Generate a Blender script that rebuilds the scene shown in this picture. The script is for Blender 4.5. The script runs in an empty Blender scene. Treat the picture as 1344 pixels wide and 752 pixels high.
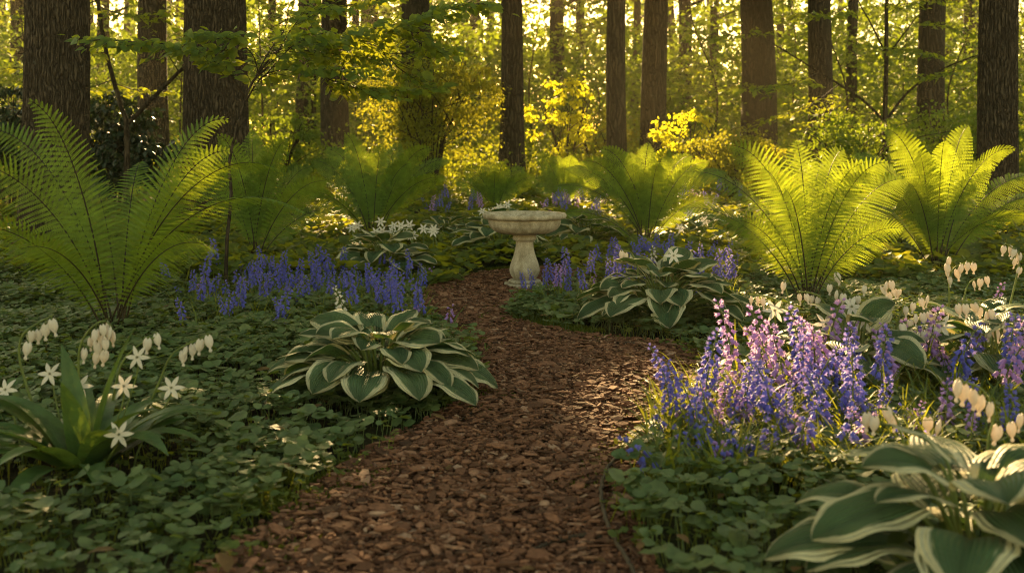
import bpy, math, random
import numpy as np
from mathutils import Vector

random.seed(7)
RNG = np.random.default_rng(11)
sc = bpy.context.scene
COL = sc.collection
R = math.radians

# ------------------------------------------------------------------ camera, world, sun, exposure
CAMH, FPX, HORIZ = 1.245, 1400.0, 193.0
cd = bpy.data.cameras.new("camera")
cam = bpy.data.objects.new("camera", cd)
COL.objects.link(cam)
cam.location = (0, 0, CAMH)
cam.rotation_euler = (R(90), 0, 0)
cd.sensor_width = 36.0
cd.lens = FPX / 1344 * 36.0
cd.shift_y = -(376 - HORIZ) / 1344
cd.clip_start, cd.clip_end = 0.05, 2000
cd.dof.use_dof = True
cd.dof.focus_distance = 7.2
cd.dof.aperture_fstop = 2.7
sc.camera = cam

SUN_EL, SUN_AZ = 20.5, -5.56          # azimuth measured from +Y, negative = to the left
SUN = np.array([math.sin(R(SUN_AZ)) * math.cos(R(SUN_EL)), math.cos(R(SUN_AZ)) * math.cos(R(SUN_EL)), math.sin(R(SUN_EL))])
world = bpy.data.worlds.new("World")
sc.world = world
world.use_nodes = True
wn, wl = world.node_tree.nodes, world.node_tree.links
wn.clear()
sky = wn.new("ShaderNodeTexSky")
sky.sky_type = 'NISHITA'
sky.sun_disc = False
sky.sun_elevation = R(SUN_EL)
sky.sun_rotation = R(SUN_AZ)
sky.air_density = 1.3
sky.dust_density = 0.9
sky.ozone_density = 0.6
tint = wn.new("ShaderNodeMix")
tint.data_type = 'RGBA'
tint.blend_type = 'MULTIPLY'
tint.inputs[0].default_value = 1.0
wl.new(sky.outputs[0], tint.inputs[6])
tint.inputs[7].default_value = (1.0, 0.79, 0.44, 1)
bg = wn.new("ShaderNodeBackground")
bg.inputs[1].default_value = 0.09
wo = wn.new("ShaderNodeOutputWorld")
wl.new(tint.outputs[2], bg.inputs[0])
wl.new(bg.outputs[0], wo.inputs[0])

ld = bpy.data.lights.new("sun", 'SUN')
ld.energy = 5.0
ld.angle = R(0.5)
ld.color = (1.0, 0.68, 0.30)
sun = bpy.data.objects.new("sun", ld)
COL.objects.link(sun)
sun.location = (-6, 40, 20)
sun.rotation_euler = Vector(tuple(SUN)).to_track_quat('Z', 'Y').to_euler()

sc.view_settings.view_transform = 'Standard'
sc.view_settings.look = 'None'
sc.view_settings.exposure = 2.28
sc.view_settings.gamma = 1.0
sc.render.engine = 'CYCLES'
cy = sc.cycles
cy.use_denoising = True
cy.filter_width = 1.0
cy.max_bounces = 8
cy.diffuse_bounces = 4
cy.glossy_bounces = 2
cy.transmission_bounces = 4
cy.transparent_max_bounces = 4
cy.volume_bounces = 0
cy.sample_clamp_indirect = 6.0
cy.caustics_reflective = False
cy.caustics_refractive = False

# ------------------------------------------------------------------ helpers
def gz(x, y):
    y = np.asarray(y, float)
    return np.clip(y - 12, 0, 48) * 0.021 + np.clip(y - 60, 0, 1e9) * 0.004

def W(px, py, d):
    return np.array([(px - 672) / FPX * d, d, CAMH - (py - HORIZ) / FPX * d])

def G(px, py):
    d = 5.0
    for _ in range(60):
        d = (CAMH - float(gz(0, d))) * FPX / max(py - HORIZ, 4)
    return np.array([(px - 672) / FPX * d, d, float(gz(0, d))])

def gx(px, d):
    return np.array([(px - 672) / FPX * d, d, float(gz(0, d))])

def nrm(a):
    a = np.asarray(a, float)
    return a / np.maximum(np.linalg.norm(a, axis=-1, keepdims=True), 1e-9)

class MB:
    def __init__(s):
        s.v, s.d, s.f, s.n = [], [], [], 0
    def add(s, v, f, dat=None, mat=0):
        v = np.asarray(v, float).reshape(-1, 3)
        f = np.asarray(f, int)
        if len(v) == 0 or len(f) == 0:
            return
        if dat is None:
            dat = np.full((len(v), 3), random.random())
        s.v.append(v); s.d.append(np.asarray(dat, float).reshape(-1, 3))
        s.f.append((f + s.n, mat)); s.n += len(v)
    def inst(s, tv, tf, X, Y, Z, t, td=None, mat=0, rnd=None):
        """copies of a template; X,Y,Z (M,3) axis vectors (already scaled), t (M,3)"""
        M = len(t)
        if M == 0:
            return
        v = (tv[None, :, 0:1] * X[:, None, :] + tv[None, :, 1:2] * Y[:, None, :] + tv[None, :, 2:3] * Z[:, None, :] + t[:, None, :])
        n = len(tv)
        f = (tf[None] + (np.arange(M) * n)[:, None, None]).reshape(-1, tf.shape[1])
        d = np.zeros((M, n, 3))
        if td is not None:
            d[:, :, :2] = td[None]
        d[:, :, 2] = (RNG.random(M) if rnd is None else rnd)[:, None]
        s.add(v.reshape(-1, 3), f, d.reshape(-1, 3), mat)
    def tube(s, P, rad, seg=6, mat=0, cap=True, rnd=None):
        P = np.asarray(P, float); n = len(P)
        rad = np.broadcast_to(np.asarray(rad, float), (n,))
        T = nrm(np.gradient(P, axis=0))
        u = np.array([1.0, 0.2, 0.1]) if abs(T[0][0]) < 0.8 else np.array([0.1, 1.0, 0.2])
        V = []
        a = np.arange(seg) * 2 * math.pi / seg
        for i in range(n):
            u = u - T[i] * np.dot(u, T[i]); u = u / max(np.linalg.norm(u), 1e-9)
            w = np.cross(T[i], u)
            V.append(P[i] + rad[i] * (np.cos(a)[:, None] * u + np.sin(a)[:, None] * w))
        V = np.concatenate(V)
        i, j = np.meshgrid(np.arange(n - 1), np.arange(seg), indexing='ij')
        a0 = (i * seg + j).ravel(); a1 = (i * seg + (j + 1) % seg).ravel()
        F = np.stack([a0, a1, a1 + seg, a0 + seg], 1)
        dat = np.zeros((len(V), 3)); dat[:, 0] = np.repeat(np.linspace(0, 1, n), seg)
        dat[:, 2] = random.random() if rnd is None else rnd
        s.add(V, F, dat, mat)
    def grid(s, P, dat=None, mat=0, wrap=False):
        n, m = P.shape[:2]
        mm = m if wrap else m - 1
        i, j = np.meshgrid(np.arange(n - 1), np.arange(mm), indexing='ij')
        j2 = (j + 1) % m
        F = np.stack([(i * m + j).ravel(), (i * m + j2).ravel(), ((i + 1) * m + j2).ravel(), ((i + 1) * m + j).ravel()], 1)
        s.add(P.reshape(-1, 3), F, None if dat is None else dat.reshape(-1, 3), mat)
    def mesh(s, name, mats, smooth=True, origin=None):
        me = bpy.data.meshes.new(name)
        v = np.concatenate(s.v)
        if origin is not None:
            v = v - np.asarray(origin)
        d = np.concatenate(s.d)
        loops = np.concatenate([f.ravel() for f, _ in s.f])
        sizes = np.concatenate([np.full(len(f), f.shape[1]) for f, _ in s.f])
        mi = np.concatenate([np.full(len(f), m) for f, m in s.f])
        me.vertices.add(len(v)); me.vertices.foreach_set('co', v.ravel().astype(np.float32))
        me.loops.add(len(loops)); me.loops.foreach_set('vertex_index', loops.astype(np.int32))
        me.polygons.add(len(sizes))
        st = np.concatenate([[0], np.cumsum(sizes)[:-1]])
        me.polygons.foreach_set('loop_start', st.astype(np.int32))
        me.polygons.foreach_set('loop_total', sizes.astype(np.int32))
        me.polygons.foreach_set('material_index', mi.astype(np.int32))
        me.polygons.foreach_set('use_smooth', np.full(len(sizes), smooth))
        at = me.attributes.new('dat', 'FLOAT_VECTOR', 'POINT')
        at.data.foreach_set('vector', d.ravel().astype(np.float32))
        for m in (mats if isinstance(mats, (list, tuple)) else [mats]):
            me.materials.append(m)
        me.update(calc_edges=True)
        me.validate()
        return me
    def build(s, name, mats, parent=None, smooth=True, origin=None):
        me = s.mesh(name, mats, smooth, origin)
        return link(name, me, parent)

def link(name, me, parent=None):
    o = bpy.data.objects.new(name, me)
    COL.objects.link(o)
    if parent is not None:
        o.parent = parent
    return o

def tag(o, label=None, cat=None, group=None, kind=None):
    if label: o['label'] = label
    if cat: o['category'] = cat
    if group: o['group'] = group
    if kind: o['kind'] = kind
    return o

def thing(name, loc, label, cat, group=None):
    o = bpy.data.objects.new(name, None)
    o.empty_display_size = 0.05
    COL.objects.link(o)
    o.location = tuple(float(c) for c in loc)
    return tag(o, label, cat, group)

def copy_tree(o, parent=None):
    c = o.copy(); COL.objects.link(c)
    if parent is not None:
        c.parent = parent
    for ch in list(o.children):
        copy_tree(ch, c)
    return c

def bez(p0, p1, p2, p3, n):
    t = np.linspace(0, 1, n)[:, None]
    return (1-t)**3*p0 + 3*(1-t)**2*t*p1 + 3*(1-t)*t*t*p2 + t**3*p3

def spline(P, n):
    """smooth curve through points, evenly resampled"""
    P = np.asarray(P, float)
    if len(P) == 2:
        return P[0] + (P[1]-P[0]) * np.linspace(0, 1, n)[:, None]
    Q = np.vstack([2*P[0]-P[1], P, 2*P[-1]-P[-2]])
    out = []
    for i in range(1, len(Q) - 2):
        t = np.linspace(0, 1, 12, endpoint=False)[:, None]
        a, b, c, d = Q[i-1], Q[i], Q[i+1], Q[i+2]
        out.append(0.5*((2*b)+(-a+c)*t+(2*a-5*b+4*c-d)*t*t+(-a+3*b-3*c+d)*t**3))
    out = np.vstack(out + [P[-1:]])
    s = np.concatenate([[0], np.cumsum(np.linalg.norm(np.diff(out, axis=0), axis=1))])
    q = np.linspace(0, s[-1], n)
    return np.stack([np.interp(q, s, out[:, k]) for k in range(3)], 1)

def inpoly(x, y, poly):
    x = np.asarray(x); y = np.asarray(y)
    c = np.zeros(x.shape, bool)
    j = len(poly) - 1
    for i in range(len(poly)):
        xi, yi = poly[i]; xj, yj = poly[j]
        m = ((yi > y) != (yj > y)) & (x < (xj - xi) * (y - yi) / (yj - yi + 1e-12) + xi)
        c ^= m
        j = i
    return c

def polydist(x, y, poly):
    best = np.full(np.shape(x), 1e9)
    n = len(poly)
    for i in range(n):
        a = np.array(poly[i]); b = np.array(poly[(i+1) % n]); ab = b - a
        t = np.clip(((x-a[0])*ab[0] + (y-a[1])*ab[1]) / (ab @ ab + 1e-12), 0, 1)
        best = np.minimum(best, np.hypot(x-a[0]-t*ab[0], y-a[1]-t*ab[1]))
    return best

def vnoise(x, y, seed=0):
    """cheap smooth 2d noise in 0..1"""
    r = np.random.default_rng(seed)
    o = 0; 
    for k in range(5):
        a = r.random()*6.28; f = 0.7 + r.random()*1.6; p = r.random()*6.28
        o = o + np.sin((x*np.cos(a)+y*np.sin(a))*f + p + 1.3*np.sin(x*np.sin(a)*f*.7 - y*.6*f + p))
    return 0.5 + 0.5*o/3.2

# ------------------------------------------------------------------ materials
def newmat(name):
    m = bpy.data.materials.new(name); m.use_nodes = True
    nt = m.node_tree; nt.nodes.clear()
    out = nt.nodes.new("ShaderNodeOutputMaterial")
    return m, nt.nodes, nt.links, out

def mixc(n, l, fac, a, b, mode='MIX'):
    x = n.new("ShaderNodeMix"); x.data_type = 'RGBA'; x.blend_type = mode
    for s, v in ((x.inputs[0], fac), (x.inputs[6], a), (x.inputs[7], b)):
        if hasattr(v, 'is_output'): l.new(v, s)
        elif isinstance(v, (int, float)): s.default_value = v
        else: s.default_value = (*v, 1) if len(v) == 3 else v
    return x.outputs[2]

def math_(n, l, op, a, b=None, clamp=False):
    x = n.new("ShaderNodeMath"); x.operation = op; x.use_clamp = clamp
    for i, v in enumerate((a, b)):
        if v is None: continue
        if hasattr(v, 'is_output'): l.new(v, x.inputs[i])
        else: x.inputs[i].default_value = v
    return x.outputs[0]

def ramp(n, l, fac, stops):
    x = n.new("ShaderNodeValToRGB")
    els = x.color_ramp.elements
    while len(els) < len(stops): els.new(0.5)
    for e, (p, c) in zip(els, stops):
        e.position = p; e.color = (*c, 1) if len(c) == 3 else c
    l.new(fac, x.inputs[0])
    return x.outputs[0]

def datnode(n, l):
    a = n.new("ShaderNodeAttribute"); a.attribute_name = 'dat'
    s = n.new("ShaderNodeSeparateXYZ"); l.new(a.outputs['Vector'], s.inputs[0])
    return s.outputs[0], s.outputs[1], s.outputs[2], a.outputs['Vector']

def noise(n, l, scale, detail=3, vec=None, rough=0.6):
    x = n.new("ShaderNodeTexNoise"); x.inputs['Scale'].default_value = scale
    x.inputs['Detail'].default_value = detail; x.inputs['Roughness'].default_value = rough
    if vec is not None: l.new(vec, x.inputs['Vector'])
    return x.outputs[0]

def objco(n):
    return n.new("ShaderNodeTexCoord").outputs['Object']

def mapping(n, l, vec, scale):
    m = n.new("ShaderNodeMapping"); m.inputs['Scale'].default_value = scale
    l.new(vec, m.inputs['Vector'])
    return m.outputs[0]

def bump(n, l, h, strength, dist):
    b = n.new("ShaderNodeBump"); b.inputs['Strength'].default_value = strength
    b.inputs['Distance'].default_value = dist
    l.new(h, b.inputs['Height'])
    return b.outputs[0]

def prin(n, l, col, rough=0.6, spec=0.5, normal=None):
    p = n.new("ShaderNodeBsdfPrincipled")
    if hasattr(col, 'is_output'): l.new(col, p.inputs['Base Color'])
    else: p.inputs['Base Color'].default_value = (*col, 1)
    if hasattr(rough, 'is_output'): l.new(rough, p.inputs['Roughness'])
    else: p.inputs['Roughness'].default_value = rough
    p.inputs['Specular IOR Level'].default_value = spec
    if normal is not None: l.new(normal, p.inputs['Normal'])
    return p.outputs[0]

def with_trans(n, l, out, surf, tcol, fac):
    t = n.new("ShaderNodeBsdfTranslucent")
    if hasattr(tcol, 'is_output'): l.new(tcol, t.inputs[0])
    else: t.inputs[0].default_value = (*tcol, 1)
    m = n.new("ShaderNodeMixShader"); m.inputs[0].default_value = fac
    l.new(surf, m.inputs[1]); l.new(t.outputs[0], m.inputs[2]); l.new(m.outputs[0], out.inputs[0])

def leafmat(name, c1, c2, tc, tw=0.4, rough=0.5, spec=0.4, mottled=0.35, nscale=14):
    m, n, l, out = newmat(name)
    u, v, r, vec = datnode(n, l)
    oi = n.new("ShaderNodeObjectInfo")
    f = math_(n, l, 'ADD', math_(n, l, 'MULTIPLY', r, 0.75), math_(n, l, 'MULTIPLY', oi.outputs['Random'], 0.25))
    base = mixc(n, l, f, c1, c2)
    nz = noise(n, l, nscale, 3, objco(n))
    k = ramp(n, l, nz, [(0.3, (1-mottled,)*3), (0.7, (1+mottled*0.6,)*3)])
    base = mixc(n, l, 1.0, base, k, 'MULTIPLY')
    tcol = mixc(n, l, 1.0, mixc(n, l, f, tc, tuple(min(1, c*1.25) for c in tc)), k, 'MULTIPLY')
    nb = bump(n, l, noise(n, l, nscale*5, 2, objco(n)), 0.25, 0.01)
    with_trans(n, l, out, prin(n, l, base, rough, spec, nb), tcol, tw)
    return m

M = {}
M['fern'] = leafmat('fern_green', (0.036, 0.100, 0.016), (0.125, 0.225, 0.036), (0.35, 0.42, 0.020), 0.40, 0.55, 0.3)
M['canopy'] = leafmat('canopy_leaf', (0.055, 0.115, 0.018), (0.095, 0.155, 0.026), (0.32, 0.40, 0.020), 0.38, 0.55, 0.3)
M['spray'] = leafmat('sapling_leaf', (0.055, 0.12, 0.022), (0.10, 0.16, 0.028), (0.48, 0.50, 0.022), 0.44, 0.55, 0.3)
M['olive'] = leafmat('olive_leaf', (0.075, 0.105, 0.018), (0.12, 0.14, 0.024), (0.38, 0.36, 0.022), 0.5, 0.6, 0.25)
M['sunlit_gold'] = leafmat('sunlit_gold_leaf', (0.26, 0.23, 0.02), (0.36, 0.31, 0.025), (0.85, 0.80, 0.03), 0.6, 0.55, 0.3)  # sunlit yellow put into the leaf colour of the two backlit shrubs
M['dark'] = leafmat('evergreen_leaf', (0.012, 0.028, 0.010), (0.022, 0.042, 0.014), (0.03, 0.05, 0.008), 0.12, 0.35, 0.5)
M['cover'] = leafmat('cover_leaf', (0.046, 0.100, 0.034), (0.150, 0.180, 0.070), (0.26, 0.32, 0.03), 0.26, 0.52, 0.32)
M['cover_small'] = leafmat('small_cover_leaf', (0.055, 0.100, 0.020), (0.095, 0.135, 0.03), (0.45, 0.44, 0.02), 0.42, 0.55, 0.3)
M['blade'] = leafmat('strap_blade', (0.045, 0.095, 0.028), (0.075, 0.13, 0.04), (0.40, 0.40, 0.02), 0.42, 0.5, 0.35)
M['lily'] = leafmat('lily_leaf', (0.048, 0.105, 0.030), (0.075, 0.135, 0.040), (0.16, 0.22, 0.02), 0.3, 0.42, 0.45)
M['stem'] = leafmat('green_stem', (0.12, 0.17, 0.04), (0.16, 0.20, 0.05), (0.35, 0.36, 0.03), 0.2, 0.5, 0.4)
M['moss'] = leafmat('moss_green', (0.075, 0.11, 0.012), (0.13, 0.15, 0.018), (0.25, 0.26, 0.02), 0.3, 0.7, 0.2)
M['bell'] = leafmat('bluebell_violet', (0.070, 0.090, 0.48), (0.125, 0.145, 0.64), (0.40, 0.31, 0.75), 0.34, 0.5, 0.3, 0.2)
M['suntinted'] = leafmat('bluebell_suntinted', (0.30, 0.18, 0.58), (0.46, 0.28, 0.68), (0.70, 0.45, 0.75), 0.36, 0.5, 0.3, 0.2)  # pink of the sunlight put into the petal colour
M['white'] = leafmat('white_petal', (0.66, 0.62, 0.56), (0.76, 0.72, 0.66), (0.70, 0.58, 0.48), 0.34, 0.45, 0.3, 0.12)
M['rachis'] = leafmat('fern_stalk', (0.028, 0.020, 0.010), (0.045, 0.032, 0.014), (0.03, 0.03, 0.01), 0.05, 0.5, 0.3)
M['edging'] = leafmat('edging_wood', (0.06, 0.043, 0.03), (0.09, 0.065, 0.045), (0.02, 0.02, 0.02), 0.0, 0.8, 0.2)
M['twig'] = leafmat('twig_bark', (0.035, 0.024, 0.015), (0.055, 0.038, 0.024), (0.02, 0.02, 0.02), 0.0, 0.8, 0.2)

def hosta_mat(name, green, green2, cream):
    m, n, l, out = newmat(name)
    u, v, r, vec = datnode(n, l)
    av = math_(n, l, 'ABSOLUTE', v)
    st = n.new("ShaderNodeCombineXYZ")
    l.new(math_(n, l, 'MULTIPLY', v, 9.0), st.inputs[0]); l.new(math_(n, l, 'MULTIPLY', u, 2.2), st.inputs[1]); l.new(math_(n, l, 'MULTIPLY', r, 40.0), st.inputs[2])
    nz = noise(n, l, 1.6, 3, st.outputs[0])
    edge = math_(n, l, 'ADD', av, math_(n, l, 'MULTIPLY', math_(n, l, 'SUBTRACT', nz, 0.5), 0.55))
    edge = math_(n, l, 'ADD', edge, math_(n, l, 'MULTIPLY', math_(n, l, 'POWER', u, 8.0), 0.2))
    mask = ramp(n, l, edge, [(0.68, (0, 0, 0)), (0.73, (1, 1, 1))])
    g = mixc(n, l, r, green, green2)
    k = ramp(n, l, noise(n, l, 9, 3, objco(n)), [(0.3, (0.72,)*3), (0.7, (1.2,)*3)])
    g = mixc(n, l, 1.0, g, k, 'MULTIPLY')
    mid = ramp(n, l, av, [(0.0, (0.35,)*3), (0.035, (0, 0, 0))])
    g = mixc(n, l, mid, g, (0.16, 0.22, 0.09))
    c = mixc(n, l, mask, g, mixc(n, l, 1.0, cream, k, 'MULTIPLY'))
    vein = math_(n, l, 'SINE', math_(n, l, 'MULTIPLY', math_(n, l, 'POWER', av, 0.8), 46.0))
    h = math_(n, l, 'ADD', math_(n, l, 'MULTIPLY', vein, 0.5), noise(n, l, 60, 2, objco(n)))
    nb = bump(n, l, h, 1.0, 0.010)
    tcol = mixc(n, l, mask, (0.13, 0.22, 0.03), (0.60, 0.50, 0.18))
    with_trans(n, l, out, prin(n, l, c, 0.5, 0.35, nb), tcol, 0.24)
    return m
M['hosta'] = hosta_mat('hosta_variegated', (0.058, 0.122, 0.050), (0.110, 0.175, 0.075), (0.70, 0.66, 0.42))

def bark_mat(name, c1, c2, sc_=10.0, zs=0.16):
    m, n, l, out = newmat(name)
    oc = objco(n)
    warp = n.new("ShaderNodeVectorMath"); warp.operation = 'MULTIPLY_ADD'
    nz = n.new("ShaderNodeTexNoise"); nz.inputs['Scale'].default_value = 2.4; nz.inputs['Detail'].default_value = 3
    l.new(oc, nz.inputs['Vector'])
    l.new(nz.outputs['Color'], warp.inputs[0]); warp.inputs[1].default_value = (0.22, 0.22, 0.4); l.new(oc, warp.inputs[2])
    mp = mapping(n, l, warp.outputs[0], (sc_, sc_, sc_*zs))
    vo = n.new("ShaderNodeTexVoronoi"); vo.feature = 'DISTANCE_TO_EDGE'; vo.inputs['Scale'].default_value = 1.5
    l.new(mp, vo.inputs['Vector'])
    ridge = ramp(n, l, vo.outputs['Distance'], [(0.0, (0, 0, 0)), (0.28, (1, 1, 1))])
    fine = noise(n, l, 40, 4, mapping(n, l, oc, (1, 1, 0.35)))
    hh = math_(n, l, 'ADD', ridge, math_(n, l, 'MULTIPLY', fine, 0.45))
    c = mixc(n, l, ridge, tuple(x*0.26 for x in c1), mixc(n, l, noise(n, l, 3.0, 3, oc), c1, c2))
    c = mixc(n, l, math_(n, l, 'MULTIPLY', fine, 0.5), c, c2)
    lich = ramp(n, l, noise(n, l, 7, 4, oc), [(0.68, (0, 0, 0)), (0.74, (0.5,)*3)])
    c = mixc(n, l, lich, c, (0.16, 0.16, 0.13))
    nb = bump(n, l, hh, 1.0, 0.05)
    l.new(prin(n, l, c, 0.9, 0.15, nb), out.inputs[0])
    return m
M['bark'] = bark_mat('furrowed_bark', (0.068, 0.050, 0.036), (0.125, 0.097, 0.070), 17.0, 0.11)
M['bark_far'] = bark_mat('far_bark', (0.058, 0.043, 0.031), (0.100, 0.078, 0.056), 10.0, 0.09)

def soil_mat():
    m, n, l, out = newmat('leaf_litter_soil')
    oc = objco(n)
    c = ramp(n, l, noise(n, l, 5, 6, oc), [(0.3, (0.018, 0.012, 0.008)), (0.6, (0.042, 0.028, 0.017)), (0.8, (0.045, 0.045, 0.018))])
    g = ramp(n, l, noise(n, l, 0.35, 4, oc), [(0.42, (0, 0, 0)), (0.62, (1, 1, 1))])
    c = mixc(n, l, g, c, ramp(n, l, noise(n, l, 18, 5, oc), [(0.3, (0.018, 0.022, 0.008)), (0.7, (0.05, 0.075, 0.018))]))
    nb = bump(n, l, noise(n, l, 28, 5, oc), 0.9, 0.05)
    l.new(prin(n, l, c, 0.95, 0.1, nb), out.inputs[0])
    return m
M['soil'] = soil_mat()

def mulch_mat(name, chip):
    m, n, l, out = newmat(name)
    u, v, r, vec = datnode(n, l)
    oc = objco(n)
    if chip:
        c = ramp(n, l, r, [(0.0, (0.05, 0.024, 0.014)), (0.35, (0.130, 0.057, 0.032)), (0.7, (0.25, 0.115, 0.066)), (1.0, (0.34, 0.22, 0.155))])
        g = noise(n, l, 60, 4, oc)
        c = mixc(n, l, 1.0, c, ramp(n, l, g, [(0.3, (0.6,)*3), (0.7, (1.25,)*3)]), 'MULTIPLY')
        nb = bump(n, l, g, 0.6, 0.006)
    else:
        g = noise(n, l, 45, 6, oc)
        c = ramp(n, l, g, [(0.35, (0.014, 0.008, 0.005)), (0.65, (0.06, 0.032, 0.019))])
        nb = bump(n, l, g, 1.0, 0.03)
    l.new(prin(n, l, c, 0.85, 0.2, nb), out.inputs[0])
    return m
M['chip'] = mulch_mat('bark_chip', True)
M['mulch'] = mulch_mat('mulch_bed', False)

def stone_mat():
    m, n, l, out = newmat('weathered_stone')
    oc = objco(n)
    c = ramp(n, l, noise(n, l, 9, 6, oc), [(0.3, (0.36, 0.30, 0.225)), (0.55, (0.54, 0.46, 0.36)), (0.8, (0.62, 0.545, 0.43))])
    sp = ramp(n, l, noise(n, l, 160, 3, oc), [(0.36, (0.55,)*3), (0.55, (1.05,)*3)])
    c = mixc(n, l, 0.8, c, sp, 'MULTIPLY')
    streak = ramp(n, l, noise(n, l, 6, 4, mapping(n, l, oc, (3.2, 3.2, 0.35))), [(0.35, (0.62, 0.6, 0.52)), (0.6, (1, 1, 1))])
    c = mixc(n, l, 0.8, c, streak, 'MULTIPLY')
    gr = ramp(n, l, noise(n, l, 4, 4, oc), [(0.58, (0, 0, 0)), (0.72, (0.25,)*3)])
    c = mixc(n, l, gr, c, (0.15, 0.14, 0.08))
    h = math_(n, l, 'ADD', noise(n, l, 120, 3, oc), noise(n, l, 22, 4, oc))
    l.new(prin(n, l, c, 0.9, 0.2, bump(n, l, h, 0.5, 0.012)), out.inputs[0])
    return m
M['stone'] = stone_mat()

# ------------------------------------------------------------------ where the low sun gets through the crowns
GAPS = [  # point the shaft reaches, radius
    (W(1075, 225, 8.0), .52), (W(1150, 225, 8.2), .36), (W(1000, 240, 7.8), .22), (W(1240, 205, 10.2), .46), (W(1180, 200, 10.2), .34), (W(1320, 230, 10.2), .34), (W(1190, 330, 10.2), .25), (W(1130, 350, 9.0), .25),
    (W(1010, 490, 4.9), .46), (W(1120, 480, 4.8), .36), (W(905, 545, 4.9), .42), (W(980, 570, 4.7), .25), (W(845, 550, 4.8), .32), (W(800, 585, 4.5), .14),
    (W(1210, 372, 7.2), .40), (W(1120, 385, 6.0), .22), (W(1200, 430, 5.6), .30), (W(1290, 420, 5.6), .25), (W(1280, 530, 3.5), .22), (W(1300, 610, 2.9), .2),
    (W(262, 230, 6.6), .15), (W(290, 185, 6.7), .12), (W(560, 215, 12.5), .24), (W(480, 200, 12.9), .12), (W(590, 250, 12.3), .16),
    (W(845, 225, 12.3), .26), (W(920, 220, 12.0), .26), (W(905, 298, 12.6), .45),
    (W(485, 40, 9.4), .26), (W(520, 30, 9.1), .14), (W(455, 100, 9.4), .18), (W(560, 60, 10.0), .15),
    (W(520, 432, 5.2), .13), (W(950, 315, 9.0), .28), (W(1130, 385, 6.6), .35), (W(1235, 378, 7.5), .5), (W(738, 284, 9.35), .1), (W(800, 345, 9.0), .16),
    (W(195, 505, 4.6), .07), (W(235, 520, 4.6), .05), (W(725, 283, 9.3), .05), (W(665, 380, 9.2), .05),
    (W(740, 150, 25), 1.5), (W(1000, 120, 24), 1.3), (W(905, 185, 22), .9), (W(150, 135, 22), 1.0), (W(830, 60, 28), 1.5), (W(470, 60, 28), 1.6),
    (W(740, 40, 30), 1.4), (W(1080, 160, 24), .8), (W(1230, 80, 25), .9), (W(620, 60, 34), 1.4),
]
def sunlit_mask(P, pad=.09):
    """True for leaf positions that would stand in one of the light shafts"""
    m = np.zeros(len(P), bool)
    for t, r in GAPS:
        rel = P - t
        along = rel @ SUN
        dist = np.linalg.norm(rel - along[:, None] * SUN, axis=1)
        m |= (along > 0.5 + r*0.8) & (dist < r * (0.85 + 0.4 * RNG.random(len(P))) + pad)
    return m

# ------------------------------------------------------------------ ground
def wxy(px, py):
    g = G(px, py); return (g[0], g[1])
PATH = [wxy(*p) for p in [
    (60, 1250), (200, 900), (285, 775), (345, 730), (400, 690), (455, 640), (520, 595), (590, 560), (640, 520), (655, 490), (640, 462), (600, 440), (565, 420), (555, 402),
    (566, 385), (600, 372), (640, 362), (700, 356), (760, 352), (800, 352), (800, 362), (765, 372), (725, 388), (680, 398), (655, 408),
    (650, 422), (690, 434), (750, 446), (820, 452), (880, 458), (905, 478), (908, 500), (893, 520), (862, 548), (838, 575), (812, 610), (796, 650),
    (790, 690), (800, 730), (830, 775), (900, 900), (1100, 1250)]]
mb = MB()
ys = np.concatenate([np.linspace(-6, 12, 60), np.linspace(12.5, 70, 60), np.linspace(80, 900, 20)])
xs = np.concatenate([np.linspace(-900, -40, 12), np.linspace(-36, 36, 120), np.linspace(40, 900, 12)])
Y, X = np.meshgrid(ys, xs, indexing='ij')
P = np.stack([X, Y, gz(X, Y) + (vnoise(X*1.1, Y*1.1, 3)-0.5)*0.05*np.clip((Y-9)/6, 0, 1)], 2)
mb.grid(P)
o = mb.build('ground', M['soil']); tag(o, 'dark leaf litter soil of the woodland floor', 'ground', kind='structure')

mb = MB()
pc = np.array(PATH); cen = None
V = np.column_stack([pc, np.full(len(pc), 0.006)])
bmv = MB(); bmv.add(V, np.arange(len(V))[None])
o = bmv.build('path', M['mulch'], smooth=False); tag(o, 'winding woodland path of dark mulch', 'path', kind='structure')

# bark chips on the path
n = 125000
x = RNG.uniform(pc[:, 0].min()-.1, pc[:, 0].max()+.1, n); y = RNG.uniform(2.3, 11.8, n)
ins = inpoly(x, y, PATH); dd = polydist(x, y, PATH)
k = (ins | (dd < 0.10)) & (np.abs(x) < y*0.5 + .3)
x, y = x[k], y[k]; n = len(x)
L = np.exp(RNG.normal(np.log(0.0225), 0.6, n)).clip(0.013, 0.115); Wd = L * RNG.uniform(0.22, 0.62, n); H = RNG.uniform(0.0025, 0.008, n)
a = RNG.normal(0, 0.75, n) + np.where(RNG.random(n) < .3, math.pi/2, 0)
X_ = np.stack([np.cos(a), np.sin(a), RNG.normal(0, .16, n)], 1); X_ = nrm(X_)
N_ = nrm(np.stack([RNG.normal(0, .3, n), RNG.normal(0, .3, n), np.ones(n)], 1)); Y_ = nrm(np.cross(N_, X_)); N_ = np.cross(X_, Y_)
zz = 0.008 + RNG.random(n)**2 * 0.036
base = np.array([[-.5, -.35], [-.1, -.5], [.42, -.4], [.5, .1], [.2, .5], [-.35, .42]])
tv = np.vstack([np.column_stack([base, np.full(6, .5)]), np.column_stack([base*1.05, np.full(6, -.5)])])
topf = np.array([[0, 1, 2, 3], [0, 3, 4, 5]]); sides = np.array([[i+6, (i+1) % 6+6, (i+1) % 6, i] for i in range(6)])
tf = np.vstack([topf, sides])
mb = MB()
jit = RNG.uniform(0.75, 1.25, n)
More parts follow.
